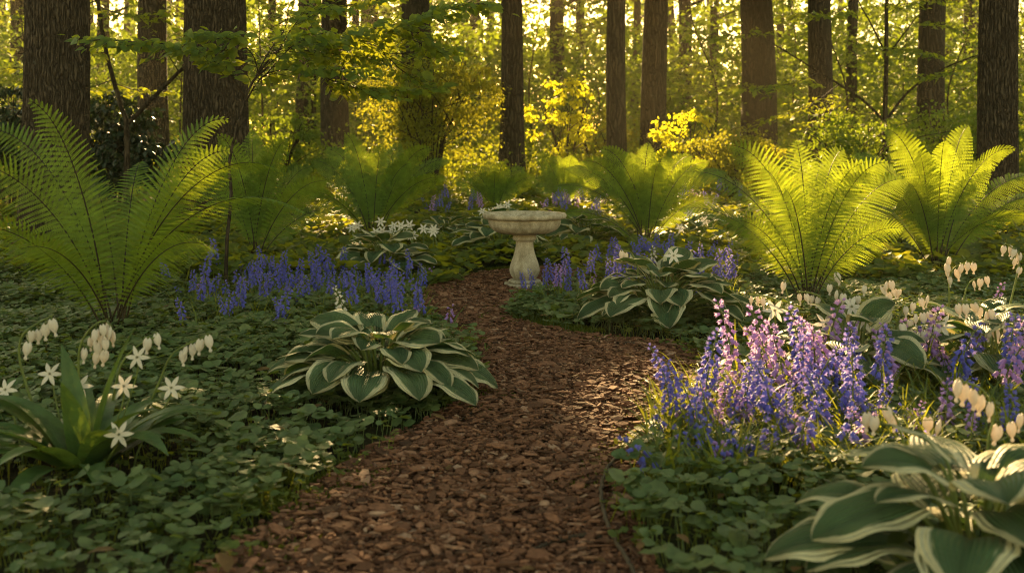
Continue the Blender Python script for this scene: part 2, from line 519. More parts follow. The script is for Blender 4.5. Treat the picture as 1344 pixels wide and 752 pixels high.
mb.inst(tv, tf, X_*L[:, None], Y_*(Wd*jit)[:, None], N_*H[:, None], np.stack([x, y, zz], 1), rnd=np.clip(RNG.beta(2.0, 2.4, n), 0, 1))
o = mb.build('bark_mulch', M['chip'], smooth=False); tag(o, 'reddish brown bark chips covering the winding path', 'mulch', kind='stuff')

# ------------------------------------------------------------------ ground cover
def clover_template(seg=8):
    a = np.arange(seg)*2*math.pi/seg
    ring = np.stack([0.5+0.52*np.cos(a), 0.50*np.sin(a), 0.07*np.cos(2*a)+.03], 1)
    ring[seg//2] = [0.12, 0, 0.0]
    mid = np.stack([0.5+0.26*np.cos(a), 0.25*np.sin(a), 0.01+0*a], 1)
    tv = np.vstack([ring, mid, [[0.5, 0, -0.03]]])
    q = np.array([[i, (i+1) % seg, seg+(i+1) % seg, seg+i] for i in range(seg)])
    t = np.array([[seg+i, seg+(i+1) % seg, 2*seg] for i in range(seg)])
    return tv, q, t
def scatter_cover(mb, x, y, hmin, hmax, size, leaflets=(3, 5), spread=0.9, mat=0, seg=8, stalk=True, tilt=.28, smallrim=True):
    n = len(x)
    tv, q, t = clover_template(seg)
    hg = hmin + (hmax-hmin)*np.clip(vnoise(x*2.2, y*2.2, 5)*0.75 + RNG.random(n)*0.5-.1, 0, 1.1)
    z0 = gz(x, y)
    s = size*np.exp(RNG.normal(0, .22, n))
    lean = RNG.normal(0, .25, (n, 2))*hg[:, None]
    c = np.stack([x+lean[:, 0], y+lean[:, 1], z0+hg], 1)
    nl = RNG.integers(leaflets[0], leaflets[1]+1, n)
    idx = np.repeat(np.arange(n), nl)
    kk = np.concatenate([np.arange(m) for m in nl]) / np.repeat(nl, nl)
    a = kk*2*math.pi + np.repeat(RNG.random(n)*6.28, nl) + RNG.normal(0, .25, len(idx))
    D = nrm(np.stack([np.cos(a), np.sin(a), RNG.normal(0.0, .22, len(idx))], 1))
    plantN = np.stack([RNG.normal(0, tilt, n), RNG.normal(-.05, tilt, n), np.ones(n)], 1)
    N = nrm(plantN[idx] + RNG.normal(0, .16, (len(idx), 3)))
    Yv = nrm(np.cross(N, D)); N = np.cross(D, Yv)
    sz = s[idx]*RNG.uniform(.75, 1.2, len(idx))
    T = c[idx] + D*(sz*0.06*spread)[:, None] + np.stack([0*a, 0*a, RNG.normal(0, .006, len(idx))], 1)
    r = np.clip(np.repeat(RNG.random(n), nl)*0.65 + RNG.random(len(idx))*.35, 0, 1)
    wv = sz*RNG.uniform(.85, 1.15, len(idx))
    M_ = len(idx); nt_ = len(tv)
    v = (tv[None, :, 0:1]*(D*sz[:, None])[:, None] + tv[None, :, 1:2]*(Yv*wv[:, None])[:, None] + tv[None, :, 2:3]*(N*sz[:, None])[:, None] + T[:, None]).reshape(-1, 3)
    dat = np.zeros((M_, nt_, 3)); dat[:, :, 2] = r[:, None]; dat = dat.reshape(-1, 3)
    off = (np.arange(M_)*nt_)[:, None, None]
    mb.add(v, (q[None]+off).reshape(-1, 4), dat, mat)
    mb.f.append(((t[None]+off).reshape(-1, 3)+mb.n-len(v), mat))
    if stalk:
        b = np.stack([x, y, z0], 1); w = 0.0016
        vv = np.stack([b+[-w, 0, 0], b+[w, 0, 0], c+[w, 0, 0], c+[-w, 0, 0]], 1).reshape(-1, 3)
        dd_ = np.zeros((n, 4, 3)); dd_[:, :, 2] = .5
        mb.add(vv, np.arange(4*n).reshape(-1, 4), dd_.reshape(-1, 3), mat)

BLUEBED = [[wxy(*p) for p in [(860, 600), (900, 545), (1000, 530), (1200, 540), (1400, 560), (1400, 640), (1050, 650), (880, 660)]]]
LILY_AT = gx(112, 3.95)
def in_frustum(x, y, m=.25):
    return (np.abs(x) < y*0.485 + m)
n = 25000
y = np.sqrt(RNG.uniform(2.7**2, 9.5**2, n)); x = RNG.uniform(-1, 1, n)*(y*.485+.3)
d = polydist(x, y, PATH); ins = inpoly(x, y, PATH)
edge = 0.05 + .10*vnoise(x*4, y*4, 9)
k = ~ins & (d > edge) & (RNG.random(n) < .35+.65*np.clip(vnoise(x*1.7, y*1.7, 2)*1.7-.15, .1, 1))
k &= ~(inpoly(x, y, BLUEBED[0]) & (RNG.random(n) < .8))
k &= np.hypot(x-LILY_AT[0], (y-LILY_AT[1])*.9) > .36
mb = MB(); x1, y1 = x[k], y[k]
fall = np.clip(polydist(x1, y1, PATH)/.35, .25, 1)
scatter_cover(mb, x1, y1, .03, .17, .041, (3, 5), tilt=.17)
o = mb.build('ground_cover', M['cover']); tag(o, 'round dusty green leaves of the low ground cover beside the path', 'ground cover', kind='stuff')
# fine sprigs between the big leaves
n = 15000
y = np.sqrt(RNG.uniform(2.7**2, 11**2, n)); x = RNG.uniform(-1, 1, n)*(y*.485+.3)
k = ~inpoly(x, y, PATH) & (vnoise(x*1.3, y*1.3, 21) > .45)
n2 = 5200; y2 = RNG.uniform(4.0, 5.6, n2); x2 = RNG.uniform(.62, 2.6, n2)
k2 = ~inpoly(x2, y2, PATH) & (polydist(x2, y2, PATH) > .03)
xx, yy = np.concatenate([x[k], x2[k2]]), np.concatenate([y[k], y2[k2]])
mb = MB(); scatter_cover(mb, xx, yy, .01, .11, .021, (4, 6), mat=0, seg=6)
o = mb.build('fine_ground_cover', M['cover_small']); tag(o, 'small bright leaved sprigs growing between the round leaved cover', 'ground cover', kind='stuff')
# cover stretching back under the trees
n = 30000
y = RNG.uniform(9.3, 31, n)**1.0; x = RNG.uniform(-1, 1, n)*(y*.485+.4)
k = ~inpoly(x, y, PATH) & (RNG.random(n) < np.clip(1.25 - (y-9)/34, .25, 1))
mb = MB(); scatter_cover(mb, x[k], y[k], .04, .26, .085, (3, 4), seg=6, stalk=False, tilt=.4)
o = mb.build('woodland_ground_cover', M['cover_small']); tag(o, 'leafy green cover on the woodland floor behind the bird bath', 'ground cover', kind='stuff')

# a few fallen leaves
n = 260
y = np.sqrt(RNG.uniform(2.7**2, 10**2, n)); x = RNG.uniform(-1, 1, n)*(y*.485+.2)
mb = MB()
ip = inpoly(x, y, PATH)
az = RNG.random(n)*6.28
D = np.stack([np.cos(az), np.sin(az), RNG.normal(0, .15, n)], 1); N = nrm(np.stack([RNG.normal(0, .25, n), RNG.normal(0, .25, n), np.ones(n)], 1))
put_later = (np.stack([x, y, np.where(ip, .035, .06+.08*RNG.random(n))], 1), D, N)

# moss along the path edges
def tufts(mb, x, y, z, hmin, hmax, w, nb=5, mat=0, spread=.01, lean=.5):
    n = len(x)
    idx = np.repeat(np.arange(n), nb); m = len(idx)
    b = np.stack([x[idx]+RNG.normal(0, spread, m), y[idx]+RNG.normal(0, spread, m), z[idx]], 1)
    h = RNG.uniform(hmin, hmax, m)
    tip = b + np.stack([RNG.normal(0, lean, m)*h, RNG.normal(0, lean, m)*h, h], 1)
    a = RNG.random(m)*6.28; wv = np.stack([np.cos(a), np.sin(a), 0*a], 1)*w
    mid = b*.5+tip*.5 + np.array([0, 0, 1])*h[:, None]*.12
    v = np.stack([b-wv*.6, b+wv*.6, mid+wv, tip, mid-wv], 1).reshape(-1, 3)
    f0 = np.arange(m)[:, None]*5
    dat = np.zeros((m, 5, 3)); dat[:, :, 2] = RNG.random(m)[:, None]
    mb.add(v, f0+np.array([[0, 1, 2, 4]]), dat.reshape(-1, 3), mat)
    mb.f.append((f0+np.array([[4, 2, 3]])+mb.n-len(v), mat))
n = 60000
x = RNG.uniform(-2, 2.2, n); y = RNG.uniform(3, 11, n)
d = polydist(x, y, PATH)
k = (d < .13) & (vnoise(x*5, y*5, 31) > .56) & in_frustum(x, y)
k |= (d < .35) & ~inpoly(x, y, PATH) & (vnoise(x*3, y*3, 33) > .66)
mb = MB(); tufts(mb, x[k], y[k], 0*x[k]+.004, .012, .035, .004, 6, spread=.012)
o = mb.build('moss', M['moss'], smooth=False); tag(o, 'yellow green moss along the edges of the bark path', 'moss', kind='stuff')

# ------------------------------------------------------------------ bird bath
def lathe(mb, prof, seg=64, mod=None, mat=0):
    prof = np.array(prof, float); a = np.arange(seg)*2*math.pi/seg
    P = np.zeros((len(prof), seg, 3))
    for i, (r, z) in enumerate(prof):
        rr = r*(1 + (mod(a, i, r, z) if mod else 0))
        P[i, :, 0] = rr*np.cos(a); P[i, :, 1] = rr*np.sin(a); P[i, :, 2] = z
    mb.grid(P, np.zeros((len(prof), seg, 3)), mat, wrap=True)
BX = gx(688.5, 9.38)
bath = thing('bird_bath', BX, 'weathered pale stone bird bath on a baluster pedestal beside the path', 'bird bath')
def dense(prof, k=5):
    P = np.column_stack([prof, np.zeros(len(prof))]); return spline(P, len(prof)*k)[:, :2]
mb = MB()
bowl = [(.0, .478), (.10, .478)] + list(dense([(.12, .48), (.20, .487), (.265, .508), (.305, .545), (.318, .585), (.322, .602)], 4)) + \
    [(.312, .606), (.314, .612), (.345, .617)] + list(dense([(.36, .622), (.369, .635), (.369, .650), (.360, .662), (.345, .664)], 3)) + \
    list(dense([(.330, .658), (.318, .645), (.26, .615), (.15, .598), (.0, .593)], 3))
def flute(a, i, r, z):
    if .485 < z < .605 and i < 34:
        c = np.abs(np.sin(a*11)); return .022*(np.minimum(c*3.0, 1.0)-1)
    return 0
lathe(mb, bowl, 220, flute); mb.build('bowl', M['stone'], bath)
mb = MB()
ped = [(.0, .082), (.098, .082)] + list(dense([(.098, .09), (.118, .115), (.132, .155), (.131, .185), (.118, .235), (.098, .29), (.084, .345), (.077, .395), (.078, .418)], 4)) + \
    [(.086, .421)] + list(dense([(.096, .425), (.104, .436), (.104, .452), (.096, .463)], 3)) + [(.094, .466), (.108, .470), (.110, .479), (.0, .4795)]
def ribs(a, i, r, z):
    if .1 < z < .415: return -.03*np.maximum(0, 1-np.abs(np.sin(a*6))*4.5)
    return 0
lathe(mb, ped, 96, ribs); mb.build('pedestal', M['stone'], bath)
mb = MB()
oct_ = lambda a, i, r, z: np.clip(1/np.maximum(np.abs(np.cos((a+math.pi/8) % (math.pi/4)-math.pi/8)), .5)-1, 0, .2)
lathe(mb, [(.0, -.03), (.178, -.03), (.18, .0), (.18, .046), (.174, .052), (.135, .0525), (.0, .053)], 96, oct_)
lathe(mb, [(.134, .0505)] + list(dense([(.136, .055), (.143, .062), (.143, .072), (.134, .080), (.115, .0815)], 3)) + [(.0, .083)], 96)
mb.build('plinth', M['stone'], bath)

# ------------------------------------------------------------------ trees
def trunk_mesh(r, H, flare, seg, rows, seed, ridge=0.0, lean=(0, 0)):
    zz = np.concatenate([np.linspace(-.25, 6, rows), np.linspace(6.6, H, 14)])
    a = np.arange(seg)*2*math.pi/seg
    A, Z = np.meshgrid(a, zz)
    rr = r*(1 + flare*np.exp(-np.maximum(Z, 0)/.55) - .55*np.clip(Z/H, 0, 1)**1.2)
    rg = np.random.default_rng(seed)
    rr = rr*(1 + .03*np.sin(3*A+rg.random()*6+Z*.4) + .02*np.sin(5*A+Z*.9+rg.random()*6))
    but = np.exp(-np.maximum(Z, 0)/.5)
    rr = rr*(1 + .12*flare*but*np.sin(5*A+rg.random()*6)*2)
    if ridge > 0:
        nr = int(2*math.pi*r/.052)
        ph = .9*np.sin(Z*2.3+2*A) + .6*np.sin(Z*5.1+5*A+1.3) + .4*np.sin(Z*11+3*A)
        s1 = np.abs(np.sin((nr*A+ph*1.3)/2.0))
        br = .5+.5*np.sin(Z*9+np.round(nr*A/6.28)*2.4)
        rr = rr + ridge*(np.minimum(s1*1.7, 1)-.6) - ridge*.35*br*(s1 > .4)
    P = np.stack([rr*np.cos(A)+lean[0]*Z+.03*np.sin(Z*.7+seed), rr*np.sin(A)+lean[1]*Z, Z], 2)
    return P

LEAF4 = np.array([[0, 0, 0], [.48, -.5, .08], [1, 0, -.06], [.48, .5, .08], [.5, 0, -.02]])
LEAF4F = np.array([[0, 1, 4], [1, 2, 4], [4, 2, 3], [0, 4, 3]])
OV = np.array([[0, 0, 0], [.28, -.36, .05], [.62, -.33, .04], [1, 0, -.10], [.62, .33, .04], [.28, .36, .05], [.28, 0, 0], [.62, 0, -.02]])
OVF = np.array([[0, 1, 6, 6], [1, 2, 7, 6], [2, 3, 7, 7], [7, 3, 4, 4], [6, 7, 4, 5], [0, 6, 5, 5]])
OVQ = np.array([[1, 2, 7, 6], [6, 7, 4, 5]]); OVT = np.array([[0, 1, 6], [2, 3, 7], [7, 3, 4], [0, 6, 5]])

def put_leaves(mb, P, D, N, size, ratio=.55, mat=0, fine=False, gaps=True, rnd=None):
    if gaps:
        k = ~sunlit_mask(P, .02 if fine else .09); P, D, N = P[k], D[k], N[k]
        if np.ndim(size): size = size[k]
    m = len(P)
    if m == 0: return
    D = nrm(D); Y_ = nrm(np.cross(N, D)); N = np.cross(D, Y_)
    s = size*np.exp(RNG.normal(0, .22, m))
    if fine:
        n0 = mb.n
        r = RNG.random(m)
        mb.inst(OV, OVQ, D*s[:, None], Y_*(s*ratio/.7)[:, None], N*s[:, None], P, mat=mat, rnd=r)
        off = (np.arange(m)*len(OV))[:, None, None]
        mb.f.append(((OVT[None]+off).reshape(-1, 3)+n0, mat))
    else:
        mb.inst(LEAF4, LEAF4F, D*s[:, None], Y_*(s*ratio)[:, None], N*s[:, None], P, mat=mat)

def cloud_leaves(mb, C, rad, per, size, flat=.55, mat=0, gaps=True):
    m = len(C)*per
    c = np.repeat(C, per, axis=0)
    off = RNG.normal(0, 1, (m, 3)); off = nrm(off)*(RNG.random(m)**.45)[:, None]
    rr = np.repeat(np.broadcast_to(rad, (len(C),)), per)
    off = off*rr[:, None]*np.array([1, 1, flat])
    P = c + off
    D = nrm(off + RNG.normal(0, .5, (m, 3))*rr[:, None] - [0, 0, .15])
    N = nrm(np.array([0, 0, .5]) + RNG.normal(0, .75, (m, 3)))
    put_leaves(mb, P, D, N, size, .66, mat, gaps=gaps)

def twig_leaves(mb, path, tw_len, spacing, leaf, lsp, twigmat=1, mat=0, fine=False, gaps=True, start=.25, droop=.12):
    """layered, two ranked leaves on side twigs of a limb"""
    n = len(path)
    seglen = np.linalg.norm(np.diff(path, axis=0), axis=1); s = np.concatenate([[0], np.cumsum(seglen)])
    Ltot = s[-1]
    q = np.arange(start*Ltot, Ltot, spacing)
    PP, DD, NN = [], [], []
    side = 1
    for t in list(q) + [Ltot]:
        p = np.array([np.interp(t, s, path[:, k]) for k in range(3)])
        i = min(max(np.searchsorted(s, t), 1), n-1)
        tan = nrm(path[i]-path[i-1])
        lat = nrm(np.cross(tan, [0, 0, 1])); side = -side
        last = t == Ltot
        d = nrm(tan*(1.0 if last else .55+.3*random.random()) + (0 if last else 1)*lat*side*(.7+.3*random.random()) + np.array([0, 0, random.gauss(.02, .12)]))
        L = tw_len*(1-.55*(t/Ltot))*random.uniform(.6, 1.2)
        m = max(int(L/lsp), 2)
        tt = np.linspace(.08, 1, m)[:, None]
        pts = p + d*L*tt - np.array([0, 0, droop*L])*tt**2
        mb.tube(np.vstack([p, pts[-1:]*.5+p*.5, pts[-1:]]), [.0035, .0025, .0015], 3, twigmat, rnd=.5)
        l2 = nrm(np.cross(d, [0, 0, 1]))
        sg = np.where(np.arange(m) % 2, 1, -1)[:, None]
        ld = nrm(d*.55 + l2*sg*.85 - np.array([0, 0, .45]) + RNG.normal(0, .25, (m, 3)))
        ld[-1] = d
        PP.append(pts + RNG.normal(0, .012, (m, 3))); DD.append(ld); NN.append(nrm((np.array([0, -.5, .6]) if fine else np.array([0, -.15, .8]))+RNG.normal(0, .42, (m, 3))))
    put_leaves(mb, np.vstack(PP), np.vstack(DD), np.vstack(NN), leaf, .52, mat, fine, gaps)

TREES = [  # px, width px, distance, flare, label
    (72, 82, 13.0, .16, 'thick furrowed trunk at the left edge, standing behind the tallest fern'),
    (279, 84, 15.5, .22, 'widest furrowed trunk, its base behind the left ferns'),
    (201, 40, 25, .25, 'mid-sized trunk showing between the two thickest trunks at left'),
    (441, 38, 29.2, .2, 'straight brown trunk rising behind the fern left of the bird bath'),
    (402, 28, 39.9, .2, 'dim slender trunk just right of the widest trunk'),
    (546, 44, 41.6, .2, 'broad hazy trunk behind the sunlit yellow maple leaves'),
    (671, 31, 24.0, .5, 'dark trunk with flared foot straight behind the bird bath'),
    (733, 22, 45.7, .2, 'thin dark trunk right of the flared trunk behind the bird bath'),
    (762, 15, 56.3, .2, 'very thin far trunk with pale sky dots on both sides'),
    (810, 27, 22.1, .12, 'slimmer trunk of the close pair behind the right middle fern'),
    (858, 35, 27.1, .12, 'thicker trunk of the close pair behind the right middle fern'),
    (898, 19, 46, .2, 'thin far trunk just right of the close pair of trunks'),
    (996, 48, 33.7, .22, 'broad dark trunk left of centre in the right half, tapering up to sky dots'),
    (1077, 33, 27.9, .3, 'dark trunk behind the right front fern, beside the broad one'),
    (1116, 15, 38.9, .2, 'slender far trunk left of the forked sapling'),
    (1222, 36, 29.4, .25, 'dark trunk right of the forked sapling'),
    (1310, 49, 15.0, .10, 'furrowed trunk at the right edge behind the rear right fern'),
    (20, 20, 41.2, .2, 'far trunk glimpsed left of the left edge trunk'),
    (132, 18, 50.1, .2, 'far trunk glimpsed right of the left edge trunk'),
    (358, 14, 54.5, .2, 'thin far trunk between the widest trunk and the dim one'),
    (622, 16, 60, .2, 'thin far trunk above the central olive shrub'),
    (938, 14, 51.3, .2, 'thinnest far trunk between the close pair and the broad dark trunk'),
    (1272, 18, 54.6, .2, 'far trunk left of the right edge trunk'),
    (832, 12, 51.8, .2, 'far trunk showing in the gap between the close pair'),
    (488, 20, 50.3, .2, 'far trunk right of the straight brown trunk in yellow light'),
]
HS = [random.uniform(15, 20) for _ in TREES]
EXTRA = [[] for _ in TREES]
_b = np.array([gx(t_[0], t_[2]) for t_ in TREES])
for _ in range(2600):          # unseen leaf clumps added along the sun rays to shade the beds
    gpt = np.array([random.uniform(-4.6, 4.8), random.uniform(2.5, 12), .2])
    kk = (_b[:, 1]-gpt[1])/SUN[1]; hit = gpt + kk[:, None]*SUN
    off = np.abs(hit[:, 0]-_b[:, 0]); ok = (off < 5.2) & (hit[:, 2] > 5.8) & (hit[:, 2] < np.array(HS)) & (_b[:, 1] > 18)
    if ok.any():
        j = int(np.argmin(np.where(ok, off + 2.0*np.random.default_rng(_).random(len(off)), 99)))
        EXTRA[j].append(hit[j] + [random.gauss(0, .2), random.uniform(-1.5, 1.5), random.gauss(0, .2)])
for i, (px, w, d, fl, lab) in enumerate(TREES):
    b = gx(px, d); r = w/FPX*d/2
    t = thing('tree', b, lab, 'tree', 'tall trees of the wood')
    near = d < 20
    H = HS[i]
    mb = MB()
    P = trunk_mesh(r, H, fl, 260 if near else 40, 420 if near else 40, i, .026 if near else 0, (random.gauss(0, .009), 0))
    mb.grid(P, np.zeros((*P.shape[:2], 3)), wrap=True)
    mb.build('trunk', M['bark'] if near else M['bark_far'], t)
    # crown above, limbs and leaves (local coordinates)
    lm, cm = MB(), MB()
    z0 = 6.5 if d > 20 else 5.2
    for k in range(9):
        a = k*2.4+random.random(); h = z0 + (H-z0)*k/9
        Lb = random.uniform(2.5, 4.6)*(1-.4*k/9)
        dr = np.array([math.cos(a), math.sin(a), .45])
        pth = spline([[0, 0, h], dr*Lb*.5+[0, 0, h], dr*Lb+[0, 0, h-.2]], 8)
        if sunlit_mask(pth + b).any(): continue
        lm = MB(); lm.tube(pth, np.linspace(r*.28, .02, 8), 6)
        lm.build('limb', M['bark_far'], t)
    nc = 80
    aa = RNG.random(nc)*6.28; rr = 4.6*np.sqrt(RNG.random(nc)); hh = z0+(H+1-z0)*RNG.random(nc)
    C = np.stack([rr*np.cos(aa), rr*np.sin(aa), hh], 1) + b
    if d < 20: C = C[C[:, 1] > 9]
    if d > 36: C = C[(C[:, 2] > 11.5) | (RNG.random(len(C)) < .3)]
    cloud_leaves(cm, C, RNG.uniform(.7, 1.3, len(C)), (135 if 19 < d < 36 else 95), .21, .5)
    if EXTRA[i]: cloud_leaves(cm, np.array(EXTRA[i]), .75, 60, .19, .6)  # clumps added above the frame for shade, merged into the crown
    if cm.n: cm.build('crown', M['canopy'], t, origin=b)

def woody(name, base, label, cat, stems, limbs, leafm, leaf, tw, sp, lsp, fine=False, gaps=True, group=None, cloud=None, start=.25):
    """stems: list of (points, r0, r1); limbs: list of (points, r0) that carry leaves"""
    t = thing(name, base, label, cat, group)
    sm, lm, cm = MB(), MB(), MB()
    for pts, r0, r1 in stems:
        p = spline(pts, 22); sm.tube(p + RNG.normal(0, r0*.12, p.shape), np.linspace(r0, r1, 22), 9)
    sm.build('trunk', M['bark_far'], t, origin=base)
    for pts, r0 in limbs:
        p = spline(pts, 14)
        lm = MB(); lm.tube(p, np.linspace(r0, .003, 14), 5)
        lm.build('limb', M['twig'], t, origin=base)
        twig_leaves(cm, p, tw, sp, leaf, lsp, 1, 0, fine, gaps, start)
    if cloud is not None:
        cloud_leaves(cm, cloud[0], cloud[1], cloud[2], leaf, .5, 0, gaps)
    if cm.n: cm.build('crown', [leafm, M['twig']], t, origin=base)
    return t

# the maple sapling in front of the widest trunk
D0 = 9.6
def Q(pts, d=D0):
    return [W(p[0], p[1], d if len(p) < 3 else p[2]) for p in pts]
b = G(297, 392); D1 = b[1]
stem = Q([(297, 392, D1), (297, 330, D1), (303, 262, D1), (301, 215, D1+.1), (312, 165, D1+.1), (330, 110, D1+.2), (352, 88, D1+.2)])
limbs = [(Q([(318, 140, 9.3), (350, 97, 9.2), (410, 92, 9.0), (470, 92, 8.8)]), .008), (Q([(325, 122, 9.4), (352, 70, 9.6), (375, 35, 10), (380, -10, 10.3)]), .009),
         (Q([(330, 110, 9.4), (370, 62, 9.3), (440, 48, 9.2), (520, 32, 9.1), (600, 8, 9.0), (640, 5, 9)]), .010),
         (Q([(322, 128, 9.4), (290, 85, 9.3), (240, 62, 9.2), (170, 55, 9.0), (125, 52, 8.8)]), .009),
         (Q([(340, 100, 9.4), (330, 70, 9.0), (300, 50, 8.7), (260, 45, 8.4)]), .006),
         (Q([(370, 62, 9.3), (430, 70, 9.6), (500, 72, 9.9), (570, 66, 10.1)]), .006),
         (Q([(440, 48, 9.2), (490, 60, 9.6), (530, 95, 9.9), (560, 110, 10)]), .005),
         (Q([(520, 32, 9.1), (545, 55, 9.5), (565, 68, 9.8)]), .004), (Q([(350, 97, 9.2), (385, 60, 8.9), (420, 45, 8.6)]), .005),
         (Q([(410, 92, 9.0), (450, 112, 9.2), (500, 118, 9.5), (545, 118, 9.8)]), .004), (Q([(360, 75, 9.3), (400, 20, 9.4), (470, 5, 9.6), (560, -15, 9.8)]), .006)]
woody('maple_sapling', b, 'slender maple sapling with layered leaf sprays, stem rising from the left bluebells', 'sapling', [(stem, .017, .009)], limbs, M['spray'], .094, .48, .043, .036, True, True, start=.12)

# forked understorey tree at left
b = gx(165, 17)
d = 17
st = [(Q([(165, 300, d), (166, 230, d), (167, 165, d)], d), .055, .045), (Q([(167, 165, d), (150, 110, d), (138, 60, d), (128, 0, d), (122, -60, d)], d), .040, .025), (Q([(167, 165, d), (195, 135, d), (235, 95, d-.4), (300, 40, d-1)], d), .038, .02)]
lb = [(Q([(140, 70, d), (110, 70, d-1), (60, 85, d-2), (10, 90, d-2.5)]), .012), (Q([(130, 10, d), (170, 20, d-1), (230, 15, d-1.5)]), .012), (Q([(235, 95, d), (210, 55, d-1), (190, 20, d-1)]), .01),
      (Q([(150, 110, d), (185, 120, d+1), (220, 120, d+2)]), .01), (Q([(128, 0, d), (90, 15, d-.5), (20, 20, d-1)]), .012), (Q([(148, 105, d), (100, 120, d+1), (40, 118, d+1.5)]), .01)]
woody('forked_sapling', b, 'dark forked understorey tree between the two thickest left trunks', 'sapling', st, lb, M['spray'], .115, .65, .11, .06)
# forked sapling at right
d = 21; b = gx(1161, d)
st = [(Q([(1160, 260, d), (1161, 200, d), (1161, 160, d)]), .065, .055), (Q([(1161, 160, d), (1163, 80, d), (1164, -60, d)]), .05, .03), (Q([(1161, 160, d), (1130, 130, d), (1075, 95, d-1), (1010, 55, d-1)]), .028, .012),
      (Q([(1165, 155, d), (1195, 118, d), (1240, 90, d-.6), (1290, 70, d-1)]), .028, .012), (Q([(1164, 75, d), (1145, 35, d), (1125, 0, d)]), .022, .012), (Q([(1166, 72, d), (1190, 40, d), (1205, 20, d)]), .02, .01)]
lb = [(Q([(1075, 95, d-1), (1040, 110, d-2), (985, 118, d-3)]), .01), (Q([(1010, 55, d-1), (980, 45, d-1.5), (930, 50, d-2)]), .01), (Q([(1100, 112, d), (1060, 140, d-1.2), (1010, 158, d-2)]), .01),
      (Q([(1240, 90, d), (1210, 70, d-1), (1150, 62, d-2)]), .01), (Q([(1290, 70, d-1), (1250, 95, d-2), (1200, 100, d-2.4)]), .01), (Q([(1125, 0, d), (1090, 20, d-1), (1040, 18, d-2)]), .01),
      (Q([(1205, 20, d), (1240, 35, d-1), (1290, 45, d-1.5)]), .01), (Q([(1164, 20, d), (1190, 5, d-1), (1240, 0, d-2)]), .01), (Q([(1120, 120, d), (1090, 150, d+1), (1060, 165, d+1)]), .01)]
woody('forked_sapling', b, 'dark forked sapling with spreading boughs in the right background', 'sapling', st, lb, M['spray'], .125, .75, .12, .065)

# broad leaved evergreen bushes at left
def bush(name, px, d, rw, h, leafm, leaf, nclump, per, label, nst=7, cat='shrub', zlow=.15, flat=.6, gaps=True):
    b = gx(px, d)
    sm, cm = MB(), MB()
    t = thing(name, b, label, cat)
    C = []
    for k in range(nst):
        a = k*2.4+random.random()*.6; e = random.uniform(.35, 1)
        tip = b + [math.cos(a)*rw*e*.8, math.sin(a)*rw*e*.5, h*random.uniform(.6, .95)]
        p = spline([b+[math.cos(a)*.05, math.sin(a)*.05, -.05], b*.6+tip*.4+[0, 0, h*.12], tip], 12)
        sm.tube(p, np.linspace(.014, .005, 12)*(1+d/40), 5)
        for j in range(3):
            q = p[5+j*2]; e2 = q + [random.gauss(0, rw*.35), random.gauss(0, rw*.3), h*random.uniform(.1, .3)]
            sm.tube(spline([q, (q+e2)/2+[0, 0, .05], e2], 6), np.linspace(.009, .003, 6)*(1+d/40), 4)
    u = RNG.normal(0, 1, (nclump, 3)); u = nrm(u)*(RNG.random(nclump)**.4)[:, None]
    C = b + np.stack([u[:, 0]*rw, u[:, 1]*rw*.7, h*(zlow+(1-zlow)*(.5+.5*u[:, 2]))], 1)
    cloud_leaves(cm, C, rw*RNG.uniform(.12, .28, nclump), per, leaf, flat, gaps=gaps)
    sm.build('stem', M['twig'], t, origin=b); cm.build('foliage', leafm, t, origin=b)
    return t
bush('evergreen_shrub', 12, 17, 1.0, 2.1, M['dark'], .11, 90, 42, 'dark glossy evergreen bush at the left edge behind the fern')
bush('evergreen_shrub', 150, 18, 1.1, 2.0, M['dark'], .11, 100, 42, 'dark glossy evergreen bush between the two thickest trunks')
bush('olive_shrub', 565, 23, 1.6, 3.3, M['olive'], .066, 170, 52, 'big airy olive green shrub with many thin stems behind the bird bath', 14, zlow=.22)
bush('sunlit_shrub', 742, 25, 1.0, 2.6, M['sunlit_gold'], .095, 30, 36, 'bright yellow backlit shrub right of the trunk behind the bird bath', 6, zlow=.3)
bush('sunlit_shrub', 906, 22, .9, 1.9, M['sunlit_gold'], .09, 26, 34, 'orange yellow backlit bush right of the close pair of trunks', 7, zlow=.25)
bush('low_shrub', 960, 20, 1.0, 1.4, M['olive'], .07, 60, 44, 'low green shrub in front of the broad dark trunk', 6)
bush('low_shrub', 780, 27, 1.2, 2.0, M['olive'], .08, 60, 40, 'low olive shrub left of the close pair of trunks', 6)
bush('low_shrub', 1120, 19, 1.3, 1.7, M['canopy'], .08, 80, 44, 'mid green shrub below the forked right sapling', 6)
bush('low_shrub', 1265, 20, 1.3, 2.0, M['canopy'], .08, 90, 44, 'mid green shrub between the dark trunk and the right edge trunk', 6)
bush('low_shrub', 368, 22, 1.0, 1.7, M['canopy'], .085, 60, 44, 'light green shrub right of the widest trunk', 6)

# layered understorey saplings in the wood behind
UND = [(30, 24, 'layered green sapling behind the left edge trunk'), (110, 30, 'tall pale sapling between the left edge trunk and forked tree'), (235, 27, 'layered sapling behind the widest trunk on its left'),
       (345, 26, 'layered sapling right of the widest trunk'), (470, 30, 'sapling right of the straight brown trunk'), (515, 40, 'golden sapling in front of the broad hazy trunk'), (610, 33, 'layered sapling above the central olive shrub'),
       (705, 29, 'sapling with yellow boughs right of the flared trunk'), (775, 34, 'tall sapling with yellow boughs left of the close pair'), (880, 31, 'layered sapling right of the close pair of trunks'),
       (930, 26, 'layered green sapling left of the broad dark trunk'), (1040, 32, 'sapling between the two dark trunks in the right half'), (1105, 27, 'sapling behind the forked sapling on its left'),
       (1190, 33, 'sapling behind the forked sapling on its right'), (1255, 26, 'layered sapling right of the dark trunk near the right edge'), (1335, 24, 'layered sapling behind the right edge trunk')]
